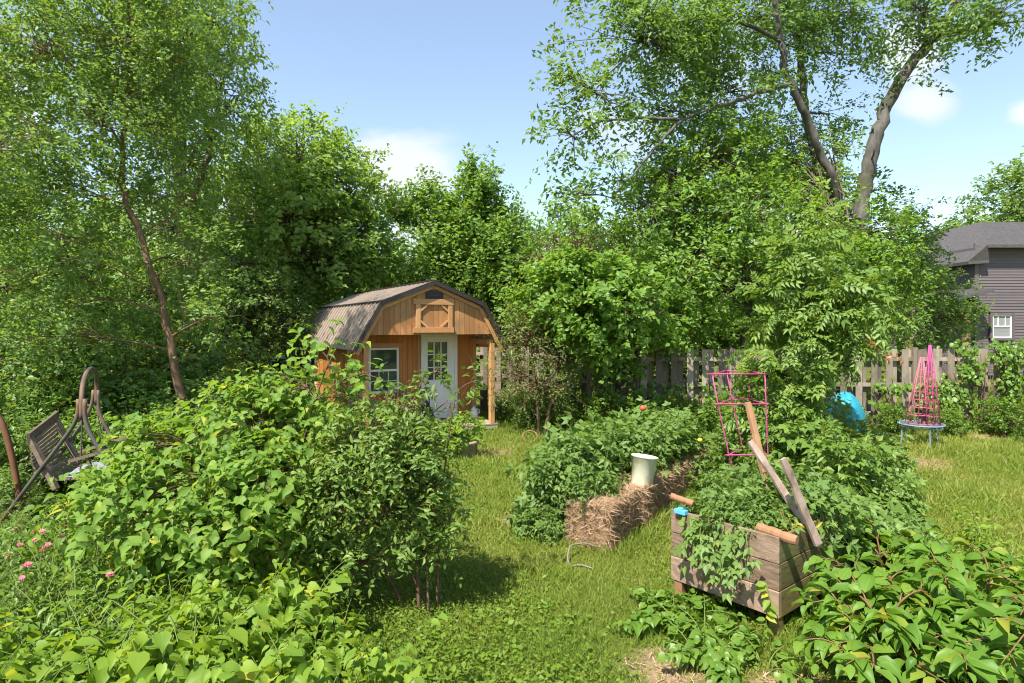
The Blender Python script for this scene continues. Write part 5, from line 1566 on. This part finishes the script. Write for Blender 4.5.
leaves('petals', np.array(P_) - q, np.array(A_), np.array(N_), .095, .6, T_OVAL, M['orangepetal'], tr)

# ------------------------------------------------------------------ tall saplings and tomato-like plants right of centre
Y = 8.6
tree('weedy_sapling', 'tall pale green feathery sapling standing right of the pink cage', base_at(812, Y),
     [([base_at(812, Y), at(812, 420, Y), at(808, 350, Y), at(806, 280, Y), at(812, 225, Y)], .03, .008), ([at(810, 400, Y), at(835, 350, Y), at(845, 300, Y)], .02, .006), ([at(810, 420, Y), at(785, 370, Y), at(775, 335, Y)], .02, .006)],
     [pb(812, 255, Y, 26, 30, .35), pb(800, 300, Y, 40, 28, .5), pb(836, 305, Y, 32, 28, .45), pb(790, 345, Y, 42, 28, .5), pb(824, 342, Y, 32, 22, .45), pb(788, 392, Y, 32, 28, .5), pb(780, 420, Y, 34, 30, .5), pb(796, 440, Y, 36, 28, .55)],
     270, 7, .28, .26, 'sapling', 'greenstem', cat='sapling', tmpl=T_FERNY, width=1.0, seed=51, gap=.2, gscale=2.5, sub_r=.006, droop=.25, flat=.8)


def tomato_src(label, group, seed, mat='tomato', h=.9, name='tomato_plant', leaf=.21, ncl=44, tm=T_TOMATO, cat='tomato plant'):
    t = thing(name, label, cat, (0, 0, 0), group)
    grow(t, (0, 0, 0), [([(0, 0, 0), (.03, .02, .4 * h), (0, .03, .85 * h)], .012, .005), ([(0, 0, .1), (.15, .05, .35 * h), (.25, .05, .6 * h)], .010, .004), ([(0, 0, .1), (-.15, .1, .3 * h), (-.25, .1, .55 * h)], .010, .004)],
         [(np.array([0, 0, .72 * h]), (.26, .26, .30 * h), 2), (np.array([.24, 0, .45 * h]), (.26, .28, .32 * h), 2), (np.array([-.24, .05, .45 * h]), (.26, .28, .32 * h), 2), (np.array([0, -.2, .3 * h]), (.32, .24, .28 * h), 2)],
         int(ncl * 2.1), 4, .20, leaf * 1.12, tm, .95, M[mat], M['greenstem'], seed=seed, gap=.26, gscale=3, up=.25, droop=.35, sub_r=.005, twig_draw=.6, shell=.2, flat=.8)
    return t


t1 = tomato_src('leafy tomato plant growing in the straw bales left of the pink cage', 'tomato plants in the straw bales', 61)
tpos = []
for row in (0, 1, 2):
    for i in range(8):
        s = .28 + i * .47 + row * .12 + random.uniform(-.08, .08); o_ = .16 + row * .30 + random.uniform(-.08, .08)
        if row == 0 and (abs(s - 1.20) < .52 or s < .5):
            continue
        if row == 1 and abs(s - 1.1) < .26:
            continue
        tpos.append((on_bale(s, o_, .46 if row < 2 else .30), .78 + .25 * random.random() - (.18 if s < .7 else 0) - (.12 if row == 0 else 0)))
tpos += [(on_bale(.55, .10, .44), .46), (on_bale(.20, .20, .42), .42), (on_bale(1.72, .05, .44), .5)]
for i, (q, s) in enumerate(tpos):
    if i == 0:
        t1.location = tuple(q); t1.scale = (s,) * 3
    else:
        dup(t1, tuple(q), random.uniform(0, 6.28), (s, s, s * random.uniform(.85, 1.2)))
# vines on the near left bale and round the edge of the bed
t2 = tomato_src('low tomato vine sprawling on the grass at the left edge of the bale bed', 'tomato vines sprawling beside the bales', 62, h=.6)
for i, (s, o_, z, sc_) in enumerate([(.3, .84, .05, .6), (.85, .92, .05, .7), (1.3, .95, .05, .8), (1.9, .98, .05, .9), (2.6, 1.05, .05, 1.0), (3.3, 1.1, .05, 1.1), (3.9, .8, .05, 1.1), (4.2, .3, .05, 1.1), (.05, .62, .02, .5)]):
    q = on_bale(s, o_, z)
    if i == 0:
        t2.location = tuple(q); t2.scale = (sc_,) * 3
    else:
        dup(t2, tuple(q), random.uniform(0, 6.28), sc_)
# planter tomatoes
t3 = tomato_src('tomato plant spilling over the rim of the wooden planter', 'tomato plants in the planter', 63, h=.5, leaf=.17, ncl=38)
for i, (a, b, s) in enumerate([(.70, .30, .60), (.52, .26, .62), (.34, .30, .55), (.72, .6, .7), (.45, .62, .8), (.28, .55, .6), (.75, .95, .85), (.4, .95, .9), (.2, 1.1, .8), (.6, .42, .6)]):
    q = pw(a, b, .66 if b > .2 else .60)
    if i == 0:
        t3.location = tuple(q); t3.scale = (s,) * 3
    else:
        dup(t3, tuple(q), random.uniform(0, 6.28), s)
yl = thing('yellowed_plant', 'yellowed tomato leaves drying in the planter behind the short log', 'plant', pw(.12, .35, .76))
rng = np.random.default_rng(69); n = 34
P_ = pw(.16, .40, .80) + rng.normal(0, 1, (n, 3)) * (.10, .10, .06)
leaves('foliage', P_ - pw(.12, .35, .76), rng.normal(0, 1, (n, 3)) + (0, 0, .4), rng.normal(0, .6, (n, 3)) + (0, -.3, .8), .09, .3, T_OVAL, M['yellowleaf'], yl, rng=rng)
m = MB()
for k in range(4):
    m.tube(sq([pw(.12, .35, .74), pw(.14, .38, .80) + rng.normal(0, .02, 3), pw(.16, .40, .9) + rng.normal(0, .06, 3)], 6), .005, 5)
m.build('stem', M['stem'], yl, smooth=True)
# strands hanging down the planter's front
hg = thing('tomato_vine', 'trailing tomato stems hanging down the planter front board', 'tomato vine', pw(.5, 0, .84))
rng = np.random.default_rng(64); P_, A_, N_ = [], [], []; mm = MB()
for a, L in ((.78, .16), (.70, .12), (.60, .30), (.55, .20), (.48, .42), (.40, .26), (.32, .36), (.24, .18), (.66, .22)):
    pts = [pw(a, .04, .80), pw(a + .01, -.05, .84), pw(a + rng.normal(0, .03), -.10, .84 - L * .5), pw(a + rng.normal(0, .05), -.09, .84 - L)]
    q = sq(pts, 10); mm.tube(q, .005, 5)
    for k in range(2, 10):
        if rng.random() < .75:
            P_.append(q[k]); A_.append(-PB * .6 + PA * rng.normal(0, .8) + np.array([0, 0, -.5])); N_.append(-PB * .5 + np.array([0, 0, .8]) + rng.normal(0, .3, 3))
mm.build('stem', M['greenstem'], hg, smooth=True)
leaves('foliage', np.array(P_) - np.array(hg['o0'][:]), np.array(A_), np.array(N_), .10 + .12 * rng.random(len(P_)), .95, T_TOMATO, M['tomato'], hg)
# dense stand behind and right of the planter
t4 = tomato_src('tall leafy tomato plant in the stand behind the planter', 'tall plants behind the planter', 65, mat='sapling', h=1.55, leaf=.23, ncl=64)
for i, (u, v, s) in enumerate([(800, 520, .95), (840, 540, .85), (870, 530, .75), (780, 500, 1.0), (820, 490, 1.0), (872, 500, .7), (740, 475, .8), (770, 470, .85), (885, 505, .62), (900, 545, .5), (836, 482, .60)]):
    q = ground_at(u, v)
    if i == 0:
        t4.location = tuple(q); t4.scale = (s,) * 3
    else:
        dup(t4, tuple(q), random.uniform(0, 6.28), s)
t5 = tomato_src('dark leaved tomato plant near the yellow fruit behind the planter', 'dark plants beside the planter', 66, mat='tomato', h=1.0, leaf=.2, ncl=60)
for i, (u, v, s) in enumerate([(830, 575, .75), (865, 575, .72), (905, 570, .55), (885, 545, .7), (760, 505, .9), (730, 500, .85)]):
    q = ground_at(u, v)
    if i == 0:
        t5.location = tuple(q); t5.scale = (s,) * 3
    else:
        dup(t5, tuple(q), random.uniform(0, 6.28), s)
for (u, v, Y, r_, mt_, lb) in ((843, 492, 6.0, .045, 'yellowfruit', 'ripe yellow tomato among the leaves right of the leaning boards'), (643, 408, 9.3, .05, 'redfruit', 'ripe red tomato in the leaves left of the pink cage'), (700, 440, 8.6, .035, 'yellowfruit', 'small yellow tomato among leaves beside the pink cage')):
    m = MB(); pr = [(max(.001, r_ * math.sin(t)), r_ * .85 * math.cos(t)) for t in np.linspace(PI, 0, 10)]
    q = at(u, v, Y); m.lathe(pr, q, 16, cap=False); tag(m.build('tomato', M[mt_], origin=q, smooth=True), lb, 'tomato')
# pot plant by the porch
q = ground_at(460, 457); q2 = np.array([pt.location[0], pt.location[1], .27])
tpp = thing('potted_plant', 'leafy plant with drooping leaves growing in the clay pot by the porch', 'plant', q2)
grow(tpp, q2, [([q2, q2 + (0, 0, .2), q2 + (-.1, 0, .35)], .01, .004)], [(q2 + (-.05, -.05, .30), (.36, .24, .22), 1), (q2 + (-.30, -.08, .16), (.24, .2, .18), 1)], 110, 7, .16, .12, T_OVAL, .42, M['lime'], M['greenstem'], seed=70, gap=.1, sub_r=.004, droop=.35)

# ------------------------------------------------------------------ near shrubs, left and centre
Y = 5.5
cb = base_at(425, Y)
tree('dark_shrub', 'dark many-stemmed shrub with small leaves in the middle of the picture', cb,
     [([cb + (-.05, 0, 0), at(415, 540, Y), at(400, 480, Y), at(405, 420, Y), at(425, 375, Y)], .018, .006), ([cb + (.1, .05, 0), at(440, 520, Y), at(445, 460, Y), at(455, 400, Y)], .016, .006),
      ([cb + (-.2, .1, 0), at(370, 540, Y), at(345, 470, Y), at(330, 420, Y)], .016, .006), ([cb + (.02, .1, 0), at(405, 560, Y), at(380, 500, Y), at(375, 430, Y), at(390, 390, Y)], .016, .006), ([cb + (.05, -.1, 0), at(425, 550, Y), at(432, 500, Y), at(425, 440, Y)], .014, .006),
      ([at(425, 420, Y), at(450, 398, Y), at(468, 382, Y), at(484, 380, Y)], .007, .003)],
     [pb(400, 440, Y, 46, 24, .40), pb(418, 446, Y, 24, 24, .34), pb(365, 440, Y, 44, 28, .42), pb(405, 408, Y, 30, 10, .22, 160), pb(395, 465, Y, 60, 34, .46), pb(428, 492, Y, 28, 26, .34, 800), pb(350, 480, Y, 48, 32, .42), pb(400, 512, Y, 56, 26, .42, 1100), pb(448, 408, Y, 16, 10, .18, 70), pb(425, 392, Y, 18, 6, .15, 50), pb(475, 384, Y, 12, 4, .1, 16), pb(440, 372, Y, 6, 8, .1, 18), pb(335, 520, Y, 48, 26, .4, 900), pb(415, 555, Y, 36, 22, .3, 700), pb(350, 560, Y, 56, 24, .35, 900), pb(450, 520, Y, 20, 16, .22, 260)],
     780, 14, .27, .064, 'shrub', 'stem', cat='shrub', tmpl=T_OVAL, width=.44, seed=71, gap=.36, gscale=4.5, up=.45, droop=.42, sub_r=.006, twig_draw=.8, spread=.6, shell=.15)
Y = 5.9
lb = base_at(235, Y)
tree('heart_leaved_shrub', 'big bright green shrub with heart-shaped leaves left of the dark shrub', lb,
     [([lb, at(240, 520, Y), at(250, 450, Y), at(265, 400, Y)], .02, .007), ([lb + (.1, 0, 0), at(270, 520, Y), at(300, 450, Y), at(320, 385, Y), at(335, 350, Y)], .02, .006), ([lb + (-.1, 0, 0), at(210, 520, Y), at(180, 470, Y), at(165, 440, Y)], .018, .006),
      ([at(315, 400, Y), at(340, 380, Y), at(370, 372, Y), at(388, 362, Y)], .008, .003)],
     [pb(250, 420, Y, 60, 26, .5), pb(195, 445, Y, 62, 26, .5), pb(300, 425, Y + .3, 42, 22, .4), pb(305, 385, Y + .3, 28, 16, .3, 420), pb(335, 366, Y + .2, 22, 12, .2, 170), pb(270, 398, Y + .2, 34, 14, .35, 420), pb(350, 395, Y + .2, 24, 14, .22, 200), pb(355, 378, Y, 30, 9, .15, 130), pb(322, 352, Y, 15, 11, .15, 110), pb(150, 478, Y - .2, 46, 24, .45), pb(220, 480, Y - .4, 80, 32, .55), pb(275, 470, Y - .4, 46, 30, .5), pb(170, 515, Y - .7, 80, 28, .5), pb(245, 520, Y - .6, 60, 28, .5), pb(95, 500, Y - .3, 36, 12, .35, 380)],
     1080, 9, .36, .080, 'heart', 'stem', cat='shrub', tmpl=T_HEART, width=.74, seed=72, gap=.37, gscale=3.2, up=.35, droop=.5, sub_r=.006, twig_draw=.7, shell=.2, flat=.75)

# upright heart-leaved plants massed in the foreground
def cane_plant(seed, label, group, mat='lime', h=.9, leaf=.125, ncane=6, tmpl=T_HEART, width=.80, name='leafy_plant', stem='greenstem'):
    rng = np.random.default_rng(seed)
    t = thing(name, label, 'plant', (0, 0, 0), group)
    P_, A_, N_, S_ = [], [], [], []
    tb_ = []
    for i in range(ncane):
        a = rng.uniform(0, 2 * PI); rch = rng.uniform(.12, .42); hh = h * rng.uniform(.7, 1.1)
        d = np.array([math.cos(a), math.sin(a), 0])
        q = sq([d * .04, d * rch * .25 + (0, 0, hh * .45), d * rch * .65 + (0, 0, hh * .85), d * rch * 1.25 + (0, 0, hh)], 12)
        tb_.append(q)
        for k in range(4, 12):
            for s_ in (-1, 1):
                if rng.random() < .12: continue
                tg = nrmz(q[min(k + 1, 11)] - q[k - 1]); sd = nrmz(np.cross(tg, (0, 0, 1)) + 1e-3)
                ax = sd * s_ * rng.uniform(.5, 1) + d * .5 + rng.normal(0, .25, 3) + (0, 0, -.28)
                P_.append(q[k] + nrmz(ax) * .03); A_.append(ax); N_.append(np.array([0, 0, 1]) + rng.normal(0, .34, 3) + d * .25)
                S_.append(leaf * rng.uniform(.42, 1.2) * (.75 if k > 9 else 1))
    V, l, c = tubes_arrays(np.stack(tb_), np.linspace(.006, .002, 12)[None] * np.ones((ncane, 1)), 5)
    raw_mesh('stem', V, l, c, np.full(len(V), .5), M[stem], t, smooth=True)
    leaves('foliage', np.array(P_), np.array(A_), np.array(N_), np.array(S_), width, tmpl, M[mat], t, rng=rng)
    return t


gname = 'bright heart-leaved plants crowding the left foreground'
srcs = [cane_plant(80 + i, 'bright green heart-leaved plant crowded into the left foreground', gname, h=.62 + .07 * i, ncane=7) for i in range(3)]
prng = random.Random(9)
fpos = []
for _ in range(4000):
    y = prng.uniform(2.45, 5.1); x = prng.uniform(-.95 * y - .3, -.11 * y)
    u = U0 + F * x / y
    lim = 400 + 25 * math.sin(y * 5) - (y - 3.6) * 60 * (y > 3.6)
    if u > lim: continue
    if u < 170 and y > 3.9: continue
    if all((x - a) ** 2 + (y - b) ** 2 > .235 ** 2 for a, b in fpos):
        fpos.append((x, y))
for i, (x, y) in enumerate(fpos):
    s = prng.uniform(.78, 1.12)
    u = U0 + F * x / y
    if u > 300: s *= .72
    if i < 3:
        srcs[i].location = (x, y, 0); srcs[i].scale = (s,) * 3
    else:
        dup(srcs[i % 3], (x, y, 0), prng.uniform(0, 6.28), s)
# finer plants with pink flowers, far left
gf = 'fine-leaved pink-flowered plants at the left'
fl = [cane_plant(90 + i, 'fine-leaved flower plant in the patch of pink blooms at the left', gf, mat='ivy', h=.66, leaf=.07, ncane=11, tmpl=T_OVAL, width=.45, name='flower_plant') for i in range(2)]
fq = []
for _ in range(3000):
    y = prng.uniform(3.9, 6.6); x = prng.uniform(-.95 * y, -.48 * y)
    u = U0 + F * x / y
    if u > 175 + 20 * math.sin(y * 4) or u < -60: continue
    if all((x - a) ** 2 + (y - b) ** 2 > .25 ** 2 for a, b in fq):
        fq.append((x, y))
for i, (x, y) in enumerate(fq):
    s = prng.uniform(.85, 1.15)
    if i < 2:
        fl[i].location = (x, y, 0); fl[i].scale = (s,) * 3
    else:
        dup(fl[i % 2], (x, y, 0), prng.uniform(0, 6.28), s)
# pink flower heads: each a bloom on its own stalk
def flower_src():
    t = thing('pink_flower', 'pink daisy-like bloom in the flower patch at the left', 'flower', (0, 0, 0), 'pink blooms at the left')
    m = MB(); m.tube([(0, 0, -.45), (.015, 0, -.2), (0, 0, 0)], .003, 5); m.build('stalk', M['greenstem'], t, O3)
    P_, A_, N_ = [], [], []
    for ring_, n, tl in ((0, 12, .05), (1, 9, .35)):
        for k in range(n):
            a = 2 * PI * k / n + ring_ * .3; P_.append((0, 0, .003 + ring_ * .006)); A_.append((math.cos(a), math.sin(a), tl)); N_.append((-math.cos(a) * .2, -math.sin(a) * .2, 1))
    leaves('petals', np.array(P_), np.array(A_, float), np.array(N_, float), .034, .45, T_OVAL, M['pinkpetal'], t)
    m = MB(); m.lathe([(.012, 0), (.011, .012), (.004, .018)], O3, 10); m.build('centre', M['yellowleaf'], t, O3)
    return t


fs_ = flower_src()
pinks = [(42, 532), (36, 531), (25, 535), (20, 545), (45, 547), (48, 545), (42, 551), (24, 566), (28, 565), (22, 578), (110, 575), (62, 537), (8, 556), (66, 527), (105, 528), (147, 539), (15, 529), (34, 541), (75, 523)]
for i, (u, v) in enumerate(pinks):
    Yf = F * (H - .74) / (v - V0) * prng.uniform(.97, 1.03); q = at(u, v, Yf)
    if i == 0:
        fs_.location = tuple(q); fs_.rotation_euler = (R(25), 0, 0); fs_.scale = (.9,) * 3
    else:
        dup(fs_, tuple(q), prng.uniform(0, 6.28), prng.uniform(.6, .95), tilt=(R(prng.uniform(5, 45)), R(prng.uniform(-20, 20))))

# low heart-leaved bindweed below the planter
gb = 'low round-leaved plants under the planter'
lw = cane_plant(101, 'low bright round-leaved plant in the patch at the planter foot', gb, mat='ivy', h=.15, leaf=.085, ncane=6, tmpl=T_HEART, width=1.0, name='bindweed')
bw = [(668, 606), (690, 618), (705, 640), (722, 650), (737, 664), (712, 658), (675, 628), (728, 668), (765, 672), (655, 618), (700, 664)]
for i, (u, v) in enumerate(bw):
    q = ground_at(u, v); s = prng.uniform(.8, 1.2)
    if i == 0:
        lw.location = tuple(q); lw.scale = (s,) * 3
    else:
        dup(lw, tuple(q), prng.uniform(0, 6.28), s)
# creeper climbing the planter's left corner and near leg
cr = thing('creeper', 'yellow-green creeper climbing the near leg of the planter', 'creeper', pw(-.03, -.02, 0))
rng = np.random.default_rng(105); P_, A_, N_ = [], [], []; mm = MB()
for a, b, L in ((.06, -.05, .46),):
    q = sq([pw(a, b, 0), pw(a + .02, b - .02, L * .4), pw(a - .02, b - .01, L * .75), pw(a + .01, b - .02, L)], 12); mm.tube(q, .004, 5)
    for k in range(1, 12):
        P_.append(q[k]); A_.append(-PB * .4 + PA * rng.normal(0, .9) + np.array([0, 0, -.2])); N_.append(-PB * .4 + np.array([0, 0, .9]) + rng.normal(0, .3, 3))
mm.build('stem', M['greenstem'], cr, smooth=True)
leaves('foliage', np.array(P_) - np.array(cr['o0'][:]), np.array(A_), np.array(N_), .07 + .04 * rng.random(len(P_)), .7, T_OVAL, M['lime'], cr)

# ------------------------------------------------------------------ pokeweed, right foreground
def pokeweed(label, base, reach, seed, nbr, leaf, h=.26):
    rng = np.random.default_rng(seed)
    base = np.array(base, float)
    t = thing('pokeweed', label, 'pokeweed', base)
    P_, A_, N_, S_ = [], [], [], []
    mm = MB()
    top = base + (reach[0] * .1, 0, h)
    mm.tube(sq([base, base + (.03, .02, h * .5), top], 8), np.linspace(.026, .018, 8), 8)

    def shoot(q, r0, n0, dens):
        n = len(q)
        mm.tube(q, np.linspace(r0, .0025, n), 6)
        for k in range(n0, n):
            for s_ in (-1, 1):
                if rng.random() > dens: continue
                tg = nrmz(q[min(k + 1, n - 1)] - q[k - 1]); sd = nrmz(np.cross(tg, (0, 0, 1)) + 1e-4)
                ax = sd * s_ * rng.uniform(.4, 1) + tg * rng.uniform(.1, .9) + (0, 0, rng.uniform(-.4, .15)) + rng.normal(0, .15, 3)
                P_.append(q[k] + nrmz(ax) * .02); A_.append(ax); N_.append(np.array([0, 0, 1]) + rng.normal(0, .32, 3)); S_.append(leaf * rng.uniform(.55, 1.15) * (.65 if k > n - 3 else 1))
    for i in range(nbr):
        a = reach[2] + (i / max(1, nbr - 1) - .5) * reach[3] + rng.normal(0, .16)
        d = np.array([math.cos(a), math.sin(a), 0]); L = reach[1] * rng.uniform(.55, 1.15)
        hz = rng.uniform(.05, .55); wob = rng.normal(0, .05, (2, 3))
        q = sq([top, top + d * L * .3 + (0, 0, hz * .6) + wob[0], top + d * L * .7 + (0, 0, hz * .9) + wob[1], top + d * L * 1.15 + (0, 0, hz * .55)], 13)
        shoot(q, .011, 3, .85)
        for j in (5, 8):
            b_ = a + rng.choice((-1, 1)) * rng.uniform(.5, 1.1); e = np.array([math.cos(b_), math.sin(b_), 0]); l2 = L * rng.uniform(.25, .45)
            shoot(sq([q[j], q[j] + e * l2 * .5 + (0, 0, .06), q[j] + e * l2 + (0, 0, .02)], 7), .006, 2, .85)
    mm.build('stem', M['redstem'], t, smooth=True)
    leaves('foliage', np.array(P_) - base, np.array(A_), np.array(N_), np.array(S_), .60, T_OVALBIG, M['poke'], t, rng=rng)
    a = reach[2] + .2; c = top + (math.cos(a) * .3, math.sin(a) * .3 - .1, .22); n = 46
    pp = c + np.stack([np.linspace(0, .14, n), rng.normal(0, .01, n), rng.normal(0, .01, n)], 1)
    leaves('flower_spike', pp - base, rng.normal(0, 1, (n, 3)), rng.normal(0, 1, (n, 3)), .016, .9, T_DIAMOND, M['whitepetal'], t, rng=rng)


pokeweed('big-leaved red-stemmed pokeweed spreading at the bottom right corner', ground_at(880, 680), (.2, .64, R(65), R(320)), 111, 22, .175)
pokeweed('pokeweed with arching branches reaching to the right edge', ground_at(975, 660), (.2, .74, R(80), R(320)), 112, 20, .175)
pokeweed('smaller pokeweed rising beside the shaded side of the planter', ground_at(882, 598), (.1, .42, R(70), R(280)), 113, 14, .15)
pokeweed('pokeweed cut by the bottom edge at far right', ground_at(1040, 700), (.1, .7, R(100), R(300)), 114, 16, .175)
# pale weeds on the right lawn
gw = 'light weeds on the right lawn'
wd_ = cane_plant(121, 'light green weed standing in the lawn behind the pokeweed', gw, mat='lime', h=.42, leaf=.10, ncane=6, tmpl=T_OVAL, width=.5, name='lawn_weed')
for i, (u, v, s) in enumerate([(975, 545, .9), (985, 560, .8), (940, 560, .8), (905, 590, .9), (960, 580, .8), (915, 550, .7), (1010, 590, 1.0), (880, 600, .9), (930, 600, .9)]):
    q = ground_at(u, v)
    if i == 0:
        wd_.location = tuple(q); wd_.scale = (s,) * 3
    else:
        dup(wd_, tuple(q), prng.uniform(0, 6.28), s)
